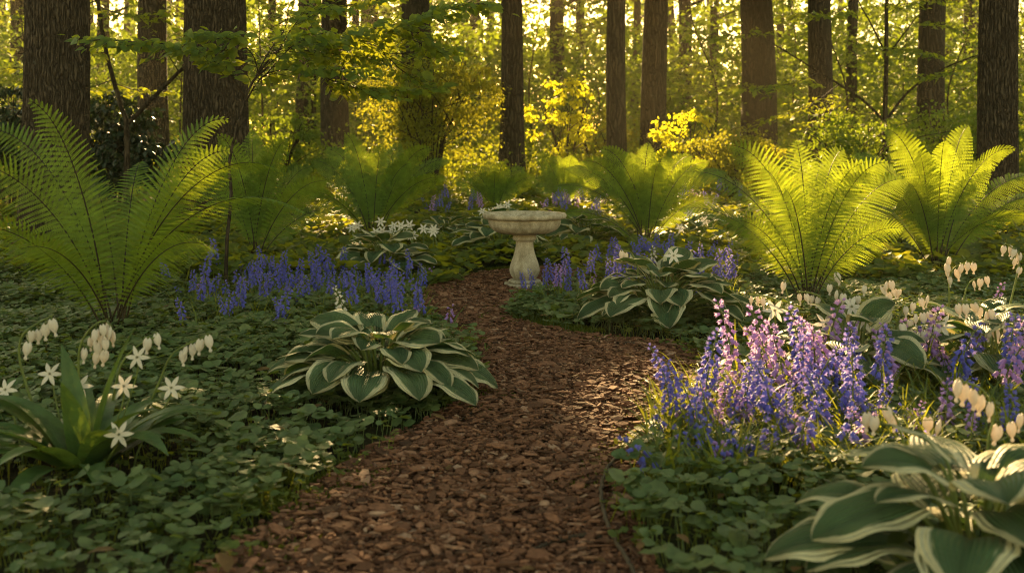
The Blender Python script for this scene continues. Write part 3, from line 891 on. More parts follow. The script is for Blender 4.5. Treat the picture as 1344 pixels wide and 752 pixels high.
for px, d, lab in UND:
    d += 7
    b = gx(px, d)
    H = 7.5
    st = [([b, b+[random.gauss(0, .15), 0, 2.5], b+[random.gauss(0, .3), 0, 5], b+[random.gauss(0, .4), 0, H]], .035, .012)]
    p0 = spline(st[0][0], 22)
    lb = []
    for k in range(22):
        h = 1.0 + k*.28 + random.random()*.3
        q = p0[min(int(h/H*21), 21)]
        a = k*2.4+random.random(); L = random.uniform(1.1, 2.4)*(1-.3*k/22)
        dr = np.array([math.cos(a), .7*math.sin(a), .12])
        lb.append(([q, q+dr*L*.5+[0, 0, .12*L], q+dr*L+[0, 0, .02]], .012))
    woody('understorey_sapling', b, lab, 'sapling', st, lb, M['spray'] if random.random() < .6 else M['canopy'], (.13 if d < 36 else .16), .8, .13, .075, group='saplings of the wood behind', start=.15)

mb = MB()
nc = 1300
y = RNG.uniform(20, 37, nc); x = RNG.uniform(-1, 1, nc)*(y*.5+1)
C = np.stack([x, y, gz(x, y) + .1 + .9*RNG.random(nc)**1.6*np.clip((y-17)/9, .3, 1.2)], 1)
cloud_leaves(mb, C, RNG.uniform(.3, .75, nc), 44, .10, .6, gaps=False)
o = mb.build('undergrowth', M['spray']); tag(o, 'low green undergrowth carpeting the wood between the trunks', 'undergrowth', kind='stuff')
# the far wood, one mass of leaves
mb = MB()
nc = 2500
C = np.stack([RNG.uniform(-44, 44, nc), RNG.uniform(48, 86, nc), 0.8 + 11*RNG.random(nc)**1.32], 1)
cloud_leaves(mb, C, RNG.uniform(1.0, 2.0, nc), 52, .34, .5, gaps=False)
nc = 1900
C = np.stack([RNG.uniform(-30, 30, nc), RNG.uniform(34, 58, nc), 0.9 + 4.6*RNG.random(nc)**1.2], 1)
cloud_leaves(mb, C, RNG.uniform(.7, 1.3, nc), 50, .20, .6, gaps=False)
for k in range(46):
    p = np.array([random.uniform(-34, 34), random.uniform(58, 82), .9])
    mb.tube(np.array([p, p+[0, 0, 6], p+[random.gauss(0, .4), 0, 16]]), [.3, .26, .18], 8, 1)
o = mb.build('far_woodland', [M['canopy'], M['bark_far']]); tag(o, 'far leafy wood closing the view behind all the trunks', 'woodland', kind='stuff')

# ------------------------------------------------------------------ warm evening air
m, n, l, out = newmat('haze_air')
vol = n.new("ShaderNodeVolumePrincipled")
vol.inputs['Color'].default_value = (0.95, 0.80, 0.50, 1)
vol.inputs['Density'].default_value = 0.0010
vol.inputs['Anisotropy'].default_value = 0.35
l.new(vol.outputs[0], out.inputs['Volume'])
mb = MB()
hx = np.array([(x_, y_, z_) for x_ in (-60, 60) for y_ in (-12, 110) for z_ in (-3, 26)], float)
mb.add(hx, [[0, 1, 3, 2], [4, 6, 7, 5], [0, 4, 5, 1], [2, 3, 7, 6], [0, 2, 6, 4], [1, 5, 7, 3]])
o = mb.build('haze', m, smooth=False); tag(o, 'thin golden evening haze in the wood', 'haze', kind='stuff')

# ------------------------------------------------------------------ ferns
def frond_mesh(base, tip, width, arch, face, npin=30, npn=12, fill=.5, stalk=.2, r0=.0075, rise=.55, taper=.45):
    base = np.asarray(base, float); tip = np.asarray(tip, float)
    h = tip-base; hz = h*[1, 1, 0]; H = h[2]; L = np.linalg.norm(h)
    p1 = base + hz*.10 + np.array([0, 0, max(H, .25*L)*rise*.8 + arch*L*.25])
    p2 = base + hz*.55 + np.array([0, 0, H*.95 + arch*L])
    path = bez(base, p1, p2, tip, 80)
    s = np.concatenate([[0], np.cumsum(np.linalg.norm(np.diff(path, axis=0), axis=1))]); Ltot = s[-1]
    mb = MB()
    mb.tube(path[::4], np.linspace(r0, .0012, 20), 5, 1)
    u = stalk + (1-stalk)*np.linspace(0, 1, npin)**.92
    u = u*.992
    pos = np.stack([np.interp(u*Ltot, s, path[:, k]) for k in range(3)], 1)
    tan = np.stack([np.interp(u*Ltot, s, nrm(np.gradient(path, axis=0))[:, k]) for k in range(3)], 1); tan = nrm(tan)
    outw = nrm(hz+1e-6*np.array([1, 0, 0]))
    lat_a = nrm(np.cross(tan, np.cross(np.array([0, 0, 1.]), outw)[None]*0+np.cross(outw, [0, 0, 1])[None]*0+np.array([0, 0, 1.]))) if abs(H) < .01 else None
    latH = np.cross(outw, [0, 0, 1.])
    latV = nrm(np.cross(tan, np.array([0, -1, .15])))
    if latV[0] @ latH < 0: latV = -latV
    lat = nrm(latH[None]*(1-face)+latV*face)
    lat = nrm(lat - tan*np.sum(lat*tan, 1, keepdims=True))
    nor = np.cross(tan, lat)
    if np.mean(nor[:, 2]) < 0: nor = -nor
    t = (u-stalk)/(1-stalk)
    prof = np.sin(np.pi*np.clip(t, 0, 1)**taper*.98+.02)**.70
    prof = np.where(t < .25, prof*(.35+.65*(t/.25)), prof)
    prof *= np.clip((1-t)*6+.05, 0, 1)**.3
    plen = width*prof*(.94+.12*RNG.random(npin)) + .006
    gap = (1-stalk)*Ltot/npin
    tone = random.random()
    pw = gap*fill
    j = (np.arange(npn)+.5)/npn
    for sd in (-1, 1):
        sw = .18+.55*t
        dr = nrm(lat*sd + tan*sw[:, None] - nor*.12 + RNG.normal(0, .035, (npin, 3)))
        drop = np.array([0, 0, -1])*(plen*.16)[:, None]
        # pinna axes (npin, npn, 3)
        ax = pos[:, None] + dr[:, None]*(plen[:, None]*j[None])[..., None] + drop[:, None]*(j[None, :, None]**2)
        hw = plen/npn*.42
        wl = pw*np.clip(1.12-j, 0.10, 1)**(.75 if fill < .6 else .4)*(.9+.2*RNG.random((npin, npn)))
        wl = wl*np.minimum(1, plen/(pw*1.6))[:, None]
        for s2 in (-1, 1):
            pd = nrm(tan*s2 + dr*.45)
            pnr = np.cross(dr, pd)
            sagv = nor*(-.10)
            a0 = ax - dr[:, None]*hw[:, None, None]; a1 = ax + dr[:, None]*hw[:, None, None]
            tipv = ax + (pd[:, None]+sagv[:, None])*wl[..., None]
            b1 = tipv + dr[:, None]*(hw*.45)[:, None, None]; b0 = ax + pd[:, None]*(wl*.72)[..., None] - dr[:, None]*(hw*.75)[:, None, None]
            v = np.stack([a0, a1, b1, b0], 2).reshape(-1, 3)
            nq = npin*npn
            dat = np.zeros((npin, npn, 4, 3)); dat[..., 2] = np.clip(tone + RNG.normal(0, .12, (npin, npn)), 0, 1)[..., None]
            mb.add(v, np.arange(nq*4).reshape(-1, 4), dat.reshape(-1, 3), 0)
        # pinna midrib
        e = pos + dr*plen[:, None]*.95 + drop
        w = tan*(pw*.05)
        v = np.stack([pos-w, pos+w, e], 1).reshape(-1, 3)
        mb.add(v, np.arange(npin*3).reshape(-1, 3), None, 0)
    return mb

def fern(base, fronds, label, width=.17, npin=30, npn=12, group='ferns in the beds', tap=(.95, 1.15)):
    t = thing('fern', base, label, 'fern', group)
    for fr in fronds:
        tip, face, arch = fr[0], fr[1], fr[2]
        w = fr[3] if len(fr) > 3 else width
        b = base + np.array([random.gauss(0, .03), random.gauss(0, .03), -.01])
        m = frond_mesh(b, tip, w, arch, face, npin, npn, .52 if base[1] < 9 else (.66 if base[1] < 11.5 else .82), taper=random.uniform(*tap))
        m.build('frond', [M['fern'], M['rachis']], t, smooth=False, origin=base)
    return t

b = gx(150, 6.7)
d = 6.7
fern(b, [(W(38, 133, 6.5), 1, .02, .22), (W(300, 158, 6.9), .75, .10, .20), (W(302, 198, 6.5), .8, .06, .20), (W(372, 226, 6.3), .25, .20, .17), (W(408, 284, 5.9), .15, .22, .16),
         (W(-55, 215, 6.6), .8, .08, .24), (W(-60, 300, 6.2), .6, .12, .22), (W(185, 212, 7.3), .9, .03, .20), (W(118, 235, 7.4), .9, .02, .20), (W(240, 250, 7.2), .7, .08, .2), (W(-20, 170, 7.2), .9, .06, .2),
         (W(20, 330, 5.95), .7, .14, .17), (W(285, 330, 5.95), .5, .16, .17), (W(70, 260, 7.5), .8, .05, .2)],
     'largest green fern with a sunlit frond, at the left in front of the thick trunk', .2, 38, 18, tap=(.62, .8))
def auto_fern(base, tips, label, width, npin, npn, depth=.5):
    fr = []
    cx = np.mean([t[0] for t in tips])
    for i, tp in enumerate(tips):
        e = (tp[0]-(672+base[0]/base[1]*FPX)); rad = abs(e)/FPX*base[1]
        dz = depth*(1 if i % 2 else -1)*max(.2, 1-rad/1.2)*random.uniform(.4, 1.0)
        face = max(.15, 1-rad*.62)
        fr.append((W(tp[0], tp[1], base[1]+dz), face, .02+.10*min(rad, 1)))
    return fern(base, fr, label, width, npin, npn)
auto_fern(gx(335, 10.6), [(285, 178), (330, 172), (378, 184), (410, 220), (432, 238), (445, 275), (245, 200), (225, 235), (355, 205), (300, 215)], 'shaded fern in front of the widest trunk, beside the sapling stem', .18, 32, 9)
auto_fern(gx(490, 12.9), [(452, 176), (425, 196), (502, 190), (527, 190), (566, 195), (592, 211), (586, 234), (408, 212), (392, 252), (470, 195), (540, 215), (440, 230), (372, 246)], 'fern with one yellow sunlit frond, left of the bird bath behind white flowers', .185, 30, 8)
auto_fern(gx(650, 17.5), [(608, 222), (638, 214), (662, 213), (688, 222), (702, 234), (598, 238), (650, 225), (625, 235), (675, 238)], 'small fern directly behind the bird bath', .2, 26, 6, .35)
auto_fern(gx(738, 18.5), [(704, 203), (730, 205), (752, 205), (772, 216), (788, 236), (696, 236), (742, 220), (712, 225), (765, 235)], 'small dim fern behind the bird bath, to its right', .2, 26, 6, .35)
auto_fern(gx(848, 12.4), [(788, 196), (852, 188), (880, 196), (908, 205), (930, 214), (955, 226), (765, 212), (742, 222), (726, 245), (825, 200), (865, 215), (810, 225), (945, 262), (740, 280)], 'fern with a yellow lit patch, right of the bird bath behind the bluebells', .19, 32, 8)
auto_fern(gx(1062, 7.9), [(955, 192), (1044, 186), (1000, 222), (1108, 196), (1165, 214), (1192, 236), (1135, 215), (1080, 215), (897, 228), (893, 275), (1030, 250), (1165, 290), (1185, 300), (1110, 260), (960, 290)], 'backlit fern with dark stalks, nearest of the right ferns', .21, 36, 14)
auto_fern(gx(1228, 10.2), [(1160, 170), (1272, 166), (1332, 196), (1370, 232), (1205, 200), (1118, 205), (1350, 285), (1105, 262), (1240, 185), (1300, 215), (1190, 240), (1375, 260), (1130, 235), (1265, 230)], 'backlit fern at the right edge, behind the nearest right fern', .19, 36, 11)

# ------------------------------------------------------------------ hostas
def hosta_leaf(b, az, reach, lift, L, Wd, p0, p1, rnd, roll=0.0, wav=.02):
    mb = MB()
    out = np.array([math.cos(az), math.sin(az), 0]); lat0 = np.array([-math.sin(az), math.cos(az), 0])
    up = np.array([0, 0, 1.])
    q = b + out*reach + up*lift
    pet = bez(b, b+up*lift*.55+out*reach*.12, q-out*reach*.35-up*lift*.02*1, q, 10)
    mb.tube(pet, np.linspace(.0065, .0045, 10)*(Wd/.15)**.5, 6, 1, rnd=rnd)
    ns, nv = 15, 13
    s = np.linspace(0, 1, ns); v = np.linspace(-1, 1, nv)
    ang = p0 + (p1-p0)*s**1.15
    step = L/(ns-1)
    mid = [q]
    for i in range(1, ns):
        a = ang[i]; mid.append(mid[-1] + step*(out*math.cos(a)+up*math.sin(a)))
    mid = np.array(mid)
    T = np.stack([out*math.cos(a)+up*math.sin(a) for a in ang]); N = np.stack([-out*math.sin(a)+up*math.cos(a) for a in ang])
    lat = np.stack([lat0*math.cos(roll)+n_*math.sin(roll) for n_ in N])
    Nn = np.cross(T, lat); Nn = np.where((Nn*N).sum(1, keepdims=True) < 0, -Nn, Nn)
    sh = np.sin(np.pi*np.clip(.27+.73*s, 0, 1)**1.12)**.70
    sh = sh/np.max(sh); sh[-1] = .012
    hw = Wd/2*sh
    P = np.zeros((ns, nv, 3)); dat = np.zeros((ns, nv, 3))
    ph = random.random()*6
    for k, vv in enumerate(v):
        av = abs(vv)
        back = -L*.20*av**1.3*(1-s)**2.4
        zc = hw*(.42*av - .36*av**2.2) + Wd*wav*2.2*np.sin(s*11+ph+(vv > 0)*2)*av**3*np.sin(np.pi*np.clip(s+.1, 0, 1))
        P[:, k] = mid + lat*(hw*vv*(1-.06*av))[:, None] + T*back[:, None] + Nn*zc[:, None]
        dat[:, k, 0] = s; dat[:, k, 1] = vv; dat[:, k, 2] = rnd
    mb.grid(P, dat, 0)
    return mb

def hosta(base, label, R_=.5, H=.36, n=30, L=.25, seed=0, front=None):
    rs = random.getstate(); random.seed(seed)
    t = thing('hosta', base, label, 'hosta', 'variegated hostas')
    for k in range(n):
        f = k/n
        tier = f**.8
        az = k*2.39996 + random.gauss(0, .16)
        reach = R_*(.10+.44*tier)*random.uniform(.85, 1.15)
        lift = H*(1.0-.55*tier**1.4)*random.uniform(.88, 1.12)
        l = L*random.uniform(.8, 1.12)*(.82+.22*tier)
        p0 = R(random.gauss(36-40*tier, 9)); p1 = R(random.gauss(-2-46*tier, 11))
        m = hosta_leaf(base+np.array([math.cos(az)*.03, math.sin(az)*.03, 0]), az, reach, lift, l, l*random.uniform(.80, 1.0), p0, p1, random.random(), random.gauss(0, .22))
        m.build('leaf', [M['hosta'], M['stem']], t, origin=base)
    random.setstate(rs)
    return t
hosta(gx(497, 5.15), 'largest full hosta in view with cream edged leaves, on the left edge of the path', .64, .36, 56, .235, 1)
hosta(gx(872, 7.35), 'cream edged hosta right of the path, in front of the right bluebells', .74, .40, 60, .25, 2)
hosta(gx(505, 9.9), 'cream edged hosta under the white flowers, left of the far path bend', .56, .40, 32, .26, 3)
hosta(gx(655, 11.6), 'cream edged hosta half hidden behind the bird bath bowl', .58, .46, 30, .29, 4)
hosta(gx(768, 12.6), 'cream edged hosta behind the bird bath on its right', .5, .40, 26, .26, 5)
hosta(gx(905, 12.9), 'sunlit hosta behind the lit right middle fern', .5, .40, 24, .26, 6)
hosta(gx(1000, 14.5), 'dim hosta far behind the nearest right fern', .5, .4, 20, .26, 11)
hosta(gx(1285, 2.75), 'large blurred hosta in the bottom right corner of the picture', .50, .41, 36, .25, 7)
hosta(gx(1120, 5.35), 'hosta with upright leaves behind the right front bluebells', .46, .36, 20, .26, 8)
hosta(gx(1290, 5.5), 'hosta at the right edge below the white bleeding hearts', .5, .36, 24, .28, 9)
hosta(gx(585, 13.2), 'small hosta left of the bird bath beyond the white flowers', .4, .32, 18, .22, 10)

# ------------------------------------------------------------------ broad strap leaf plants with white star flowers
def strap(mb, base, az, length, width, p0, p1, bendw=1.2, mat=0, ns=12, chan=.25):
    out = np.array([math.cos(az), math.sin(az), 0]); lat = np.array([-math.sin(az), math.cos(az), 0]); up = np.array([0, 0, 1.])
    s = np.linspace(0, 1, ns); ang = p0+(p1-p0)*s**bendw
    mid = np.vstack([base, base+np.cumsum((length/(ns-1))*(np.cos(ang)[:-1, None]*out+np.sin(ang)[:-1, None]*up), axis=0)])
    hw = width/2*np.clip(np.sin(np.pi*(.12+.88*s)**.9), 0.03, 1)**.8; hw[-1] = .001
    N = -np.sin(ang)[:, None]*out+np.cos(ang)[:, None]*up
    P = np.stack([mid+lat*hw[:, None]*v+N*(hw*abs(v)*chan)[:, None] for v in (-1, -.5, 0, .5, 1)], 1)
    dat = np.zeros((ns, 5, 3)); dat[..., 0] = s[:, None]; dat[..., 1] = np.array([-1, -.5, 0, .5, 1])[None]; dat[..., 2] = random.random()
    mb.grid(P, dat, mat)
lily = thing('star_flower_plant', LILY_AT, 'clump of broad plain green strap leaves under white star flowers, bottom left', 'plant')
for k in range(30):
    az = k*2.39996+random.gauss(0, .2); f = k/30
    mb = MB()
    strap(mb, LILY_AT+[math.cos(az)*.02, math.sin(az)*.02, 0], az, random.uniform(.42, .62), random.uniform(.085, .12), R(random.gauss(80-6*f, 5) if f < .10 else random.uniform(38, 74)), R(random.gauss(55, 8) if f < .10 else random.uniform(-55, 5)), 1.3)
    mb.build('leaf', M['lily'], lily, origin=LILY_AT)

# star flower (shared mesh): six pointed petals and a small centre, facing +Z
mb = MB()
for k in range(6):
    a = k*math.pi/3
    c, s_ = math.cos(a), math.sin(a)
    uu = np.linspace(0, 1, 6); hw = np.array([.05, .13, .17, .155, .10, .01])
    zz_ = .05+.20*uu-.26*uu**2
    P = np.stack([np.stack([uu*c-hw*v*s_, uu*s_+hw*v*c, zz_-.03*(1-v*v)+.0*uu], 1) for v in (-1, 0, 1)], 1)
    mb.grid(P, np.full((6, 3, 3), .5+.08*k), 0)
for k in range(8):
    a = k*.785; mb.tube(np.array([[0, 0, .03], [.05*math.cos(a), .05*math.sin(a), .12], [.09*math.cos(a), .09*math.sin(a), .19]]), [.012, .01, .022], 4, 1)
STAR = mb.mesh('flower', [M['white'], M['stem']])
# heart shaped flower hanging along -Z (shared mesh)
mb = MB()
prof = [(0, .02), (.04, .20), (.14, .40), (.28, .49), (.44, .46), (.58, .34), (.68, .21), (.74, .13), (.80, .12), (.87, .18), (.95, .20), (1.0, .10)]
a = np.arange(14)*2*math.pi/14
P = np.stack([np.stack([r*1.06*np.cos(a), .62*r*np.sin(a), -z+.20*np.abs(np.cos(a))**1.2*np.clip(1-z/.45, 0, 1)*min(1, r/.2)-.02], 1) for z, r in prof])
mb.grid(P, np.full((len(prof), 14, 3), .5), wrap=True)
HEART = mb.mesh('flower', [M['white']])

def star_flower(head_px, foot_px, d, size, label, tiltx=0.0, group=None, d2=None):
    hd = W(head_px[0], head_px[1], d)
    ft = gx(foot_px, d2 or d+.05)
    t = thing('star_flower', ft, label, 'flower', group)
    mb = MB()
    mb.tube(bez(ft, ft+[0, 0, (hd[2]-ft[2])*.5], hd+[0, .03, -(hd[2]-ft[2])*.25], hd+[0, .004, 0], 12), np.linspace(.0045, .003, 12)*(d/4.5)**.5, 5)
    mb.build('stem', M['stem'], t, origin=ft)
    o = link('flower', STAR, t)
    o.location = tuple(hd-ft); o.scale = (size/2,)*3
    o.rotation_euler = (R(random.gauss(62, 12)), R(random.gauss(0, 14)), random.random()*6)
    o.rotation_euler = Vector((random.gauss(tiltx, .25), -1, random.gauss(.45, .2))).to_track_quat('Z', 'Y').to_euler()
    return t
SG = 'white star flowers'
for hx, hy, foot, lab in [(8, 512, 30, 'white star flower at the left edge of the picture'), (66, 491, 85, 'highest placed star flower over the left strap leaf clump'),
                    (105, 507, 108, 'white star flower straight above the tall leaf of the strap clump'), (163, 507, 140, 'white star flower above right of the strap leaf clump'), (225, 509, 175, 'rightmost star flower over the strap leaf clump'),
                    (181, 469, 150, 'white star flower among the hanging hearts behind the strap clump'), (156, 570, 132, 'lowest star flower, in front of the strap leaves')]:
    star_flower((hx, hy), foot, 4.1 if hy < 560 else 3.75, .102, lab, group=SG, d2=4.05 if hy < 560 else 3.9)
for hx, hy, foot, lab, d in [(1017, 408, 1030, 'leftmost star flower of the right bed, below three hearts', 5.6), (1083, 426, 1080, 'white star flower just left of the upright hosta leaves', 5.4), (1117, 403, 1110, 'star flower under the arch of five hearts', 5.5),
                       (1133, 421, 1125, 'star flower above the upright hosta leaves', 5.4), (1236, 428, 1225, 'star flower right of the double row of hearts', 5.3), (884, 336, 884, 'lone star flower above the right path hosta', 7.2)]:
    star_flower((hx, hy), foot, d, .135, lab, group=SG)
for i in range(16):
    px = 462+i*7.2+random.gauss(0, 3); py = 300+random.gauss(0, 6)
    star_flower((px, py), px+random.gauss(0, 6), 10.9+random.random()*.5, .13, 'small white flower in the drift above the left rear hosta', group='white flowers above the left rear hosta', d2=11.0)
for i in range(7):
    px = 633+i*5.5; py = 277+random.gauss(0, 4)
    star_flower((px, py), px, 12.3, .12, 'small white flower peeping up behind the bird bath rim', group='white flowers behind the bird bath')
for px, py in [(905, 280), (925, 290), (893, 300)]:
    star_flower((px, py), px, 12.2, .14, 'pale lit flower above the sunlit hosta behind the fern', group='flowers over the sunlit hosta')

def heart_plant(stem_px, flowers, d, size, label, group='bleeding hearts with white flowers', foot=None):
    pts = [W(p[0], p[1], d) for p in stem_px]
    f0 = gx(foot if foot is not None else stem_px[0][0] - 3, d+.05)
    if pts[0][2] > .04: pts = [f0] + pts
    else: f0 = pts[0]
    t = thing('bleeding_heart', f0, label, 'flower', group)
    sp = spline(pts, 40)
    mb = MB(); mb.tube(sp, np.linspace(.0075, .003, 40)*(d/4.5)**.5, 6)
    tops = []
    for k, (fx, fy) in enumerate(flowers):
        dd_ = d + random.gauss(0, .012)
        c = W(fx, fy, dd_); top = c+[0, 0, size*.5]
        j = np.argmin(np.linalg.norm(sp-top-[0, 0, .02], axis=1)); q = sp[j]
        mb.tube(bez(q, q+[0, 0, .012], top+[0, 0, .02], top, 7), .0016*(d/4.5)**.5, 4)
        tops.append(top)
    mb.build('stem', M['stem'], t, origin=f0)
    for k, top in enumerate(tops):
        o = link('flower', HEART, t)
        o.location = tuple(top-f0); s = size*random.uniform(.80, 1.0); o.scale = (s*.58, s*.54, s*1.04)
        o.rotation_euler = (random.gauss(0, .14), random.gauss(0, .16), random.gauss(0, .6))
    return t
heart_plant([(52, 560), (30, 490), (25, 460), (31, 438), (50, 424), (69, 414)], [(37, 461), (41, 446), (51, 444), (60, 437), (68, 431)], 4.25, .064, 'arching stem of five white hearts at the left edge', foot=60)
heart_plant([(105, 540), (103, 491), (105, 455), (118, 432), (135, 421), (147, 428)], [(111, 469), (119, 454), (126, 444), (134, 438), (142, 434), (147, 446), (138, 456), (128, 460), (127, 474), (138, 472), (132, 451), (144, 441)], 4.25, .064, 'fullest cluster of white hearts, over the left strap leaf clump', foot=110)
heart_plant([(140, 570), (154, 496), (163, 472), (182, 453), (205, 442)], [(194, 456), (205, 450)], 4.25, .066, 'arching stem with two white hearts right of the full cluster', foot=135)
heart_plant([(172, 585), (206, 508), (223, 469), (242, 454), (270, 441)], [(240, 472), (244, 466), (253, 463), (263, 457), (273, 452)], 4.25, .064, 'rightmost arching heart stem of the left group', foot=165)
RH = 5.7
heart_plant([(1043, 433), (1032, 409), (1015, 392), (984, 386)], [(986, 397), (994, 397), (1001, 399)], RH, .058, 'three white hearts on the leftmost low arch of the right bed')
heart_plant([(1086, 415), (1077, 391), (1062, 384), (1046, 383)], [(1049, 394), (1058, 394), (1066, 396), (1074, 398)], RH, .06, 'row of four hearts in front of the right fern stalks')
heart_plant([(1040, 430), (1035, 395), (1029, 370)], [(1029, 379)], RH, .064, 'single white heart standing above the four heart row')
heart_plant([(1108, 444), (1107, 420), (1118, 392), (1110, 378), (1097, 360)], [(1098, 367), (1089, 382), (1098, 390), (1107, 394), (1117, 400), (1126, 397)], RH-.1, .062, 'arch of six hearts over a star flower in the right bed')
heart_plant([(1143, 450), (1142, 395), (1157, 377), (1180, 371)], [(1158, 384), (1164, 379), (1166, 392), (1174, 387), (1181, 388), (1170, 377), (1156, 401), (1147, 402), (1135, 383)], RH, .06, 'dense cluster of nine hearts in the middle of the right bed')
heart_plant([(1163, 480), (1177, 427), (1188, 402), (1219, 389)], [(1189, 411), (1199, 406), (1208, 400), (1218, 397)], RH-.2, .062, 'slanting row of four hearts above the double row')
heart_plant([(1165, 478), (1180, 440), (1200, 428), (1240, 421)], [(1184, 434), (1194, 429), (1202, 422), (1211, 420), (1219, 418), (1228, 421), (1195, 449), (1205, 446), (1212, 444), (1220, 440), (1228, 437)], RH-.4, .064, 'double row of eleven hearts lit pink above the bluebells')
heart_plant([(1246, 440), (1246, 371), (1252, 352), (1266, 346), (1280, 347)], [(1246, 346), (1243, 355), (1247, 372), (1243, 362), (1256, 362), (1262, 356), (1270, 353), (1278, 354)], RH+.3, .066, 'tall stem of eight hearts in front of the rear right fern')
heart_plant([(1262, 420), (1268, 380), (1278, 367), (1294, 362)], [(1278, 377), (1287, 374), (1295, 371)], RH+.2, .062, 'three hearts on a low arch near the lone violet flower')
heart_plant([(1309, 482), (1303, 420), (1284, 400), (1258, 395)], [(1257, 409), (1267, 409), (1278, 407), (1286, 413), (1295, 419), (1301, 416), (1306, 425), (1313, 427), (1298, 441), (1306, 441)], RH-.4, .066, 'arch of ten hearts nearest the right edge')
heart_plant([(1322, 420), (1334, 365), (1338, 335), (1322, 321)], [(1318, 331), (1327, 331), (1332, 335), (1338, 340), (1333, 347), (1339, 359)], RH+.4, .064, 'highest heart stem at the right edge beside the fern')
heart_plant([(1294, 660), (1297, 580), (1304, 545), (1290, 512), (1262, 500)], [(1258, 514), (1265, 519), (1277, 526), (1286, 533), (1300, 543), (1310, 573), (1327, 569), (1340, 558)], 3.4, .064, 'blurred arch of hearts above the corner hosta', foot=1290)
heart_plant([(1190, 640), (1185, 580), (1170, 540), (1138, 538)], [(1138, 555), (1148, 560), (1163, 547), (1174, 559), (1218, 561), (1233, 566)], 3.75, .066, 'blurred pale hearts among the right front bluebells', foot=1190)
heart_plant([(838, 368), (835, 345), (828, 332), (815, 329)], [(816, 337), (821, 339)], 7.3, .07, 'two small hearts leaning over the right path hosta', foot=840)

# ------------------------------------------------------------------ bluebells
def bell_template():
    seg = 12; a = np.arange(seg)*2*math.pi/seg
    P = []
    for z, r in ((0, .10), (-.12, .26), (-.4, .30), (-.72, .30), (-.95, .46)):
        rr = r*(1+(.30*np.cos(6*a) if z < -.9 else .05*np.cos(6*a)))
        P.append(np.stack([rr*np.cos(a), rr*np.sin(a), np.full(seg, z)+(.10*(1-np.cos(6*a)) if z < -.9 else 0)], 1))
    P = np.array(P)
    n, m = P.shape[:2]
    F = np.array([[i*m+j, i*m+(j+1) % m, (i+1)*m+(j+1) % m, (i+1)*m+j] for i in range(n-1) for j in range(m)])
    return P.reshape(-1, 3), F
BTV, BTF = bell_template()
def bluebell_meshes(seed, white=False, spike=.22, H=.36, fat=1.0):
    r = np.random.default_rng(seed)
    sm, fm, lm = MB(), MB(), MB()
    lean = r.normal(0, .06, 2)
    top = np.array([lean[0], lean[1], H])
    st = bez(np.zeros(3), np.array([0, 0, H*.5]), top*[.6, .6, .85], top, 16)
    sm.tube(st, np.linspace(.0045, .002, 16), 5)
    n = int(27*spike/.2*fat)
    f = np.linspace(0, 1, n)
    z = H-spike*(1-f)
    pos = np.stack([np.interp(z, st[:, 2], st[:, k]) for k in range(3)], 1)
    a = np.arange(n)*2.39996+r.normal(0, .3, n)
    rad = (.024-.016*f**1.6)*fat*r.uniform(.7, 1.2, n)
    out = np.stack([np.cos(a), np.sin(a), 0*a], 1)
    tip = pos+out*rad[:, None]+np.array([0, 0, 1])*(.012*(f-.2))[:, None]
    axis = nrm(np.array([0, 0, -1])*(1.0-1.5*f**2)[:, None]+out*(.55+.3*r.random(n))[:, None])
    Zv = -axis
    Xv = nrm(np.cross(Zv, np.array([.3, .2, .9]))); Yv = np.cross(Zv, Xv)
    s = (.033-.015*f**1.5)*r.uniform(.85, 1.15, n)
    fm.inst(BTV, BTF, Xv*s[:, None]*.95, Yv*s[:, None]*.95, Zv*s[:, None], tip, rnd=r.random(n))
    for i in range(n):
        fm.tube(np.array([pos[i], (pos[i]+tip[i])/2+[0, 0, .004], tip[i]]), .0011, 3, 1)
    for k in range(5):
        az = r.random()*6.28
        strap(lm, np.array([.01*math.cos(az), .01*math.sin(az), 0]), az, r.uniform(.20, .36), r.uniform(.010, .017), R(r.uniform(62, 86)), R(r.uniform(-45, 35)), 1.5, ns=8)
    pm = M['white'] if white else (M['suntinted'] if seed % 10 in (2, 5, 8) else M['bell'])
    return sm, fm, lm, pm
PROTO = []
for i in range(10):
    hh = random.uniform(.30, .42)
    sm, fm, lm, pm = bluebell_meshes(100+i, False, random.uniform(.13, .22), hh, random.uniform(.85, 1.25))
    PROTO.append((sm.mesh('stem', M['stem']), fm.mesh('flower_spike', [pm, M['stem']]), lm.mesh('leaves', M['blade'])))
SHORT = []
for i in range(4):
    sm, fm, lm, pm = bluebell_meshes(200+i, False, .08, random.uniform(.18, .28), .9)
    SHORT.append((sm.mesh('stem', M['stem']), fm.mesh('flower_spike', [pm, M['stem']]), lm.mesh('leaves', M['blade'])))
WHITEP = []
for i in range(2):
    sm, fm, lm, pm = bluebell_meshes(300+i, True, .14, .36, .8)
    WHITEP.append((sm.mesh('stem', M['stem']), fm.mesh('flower_spike', [pm, M['stem']]), lm.mesh('leaves', M['blade'])))
def bluebell(base, protos, label, group, scale=1.0, name='bluebell', cat='bluebell'):
    t = thing(name, base, label, cat, group)
    p = random.choice(protos)
    for nm, me in zip(('stem', 'flower_spike', 'leaves'), p):
        link(nm, me, t)
    t.rotation_euler = (random.gauss(0, .06), random.gauss(0, .06), random.random()*6.28)
    t.scale = (scale, scale, scale)
    return t
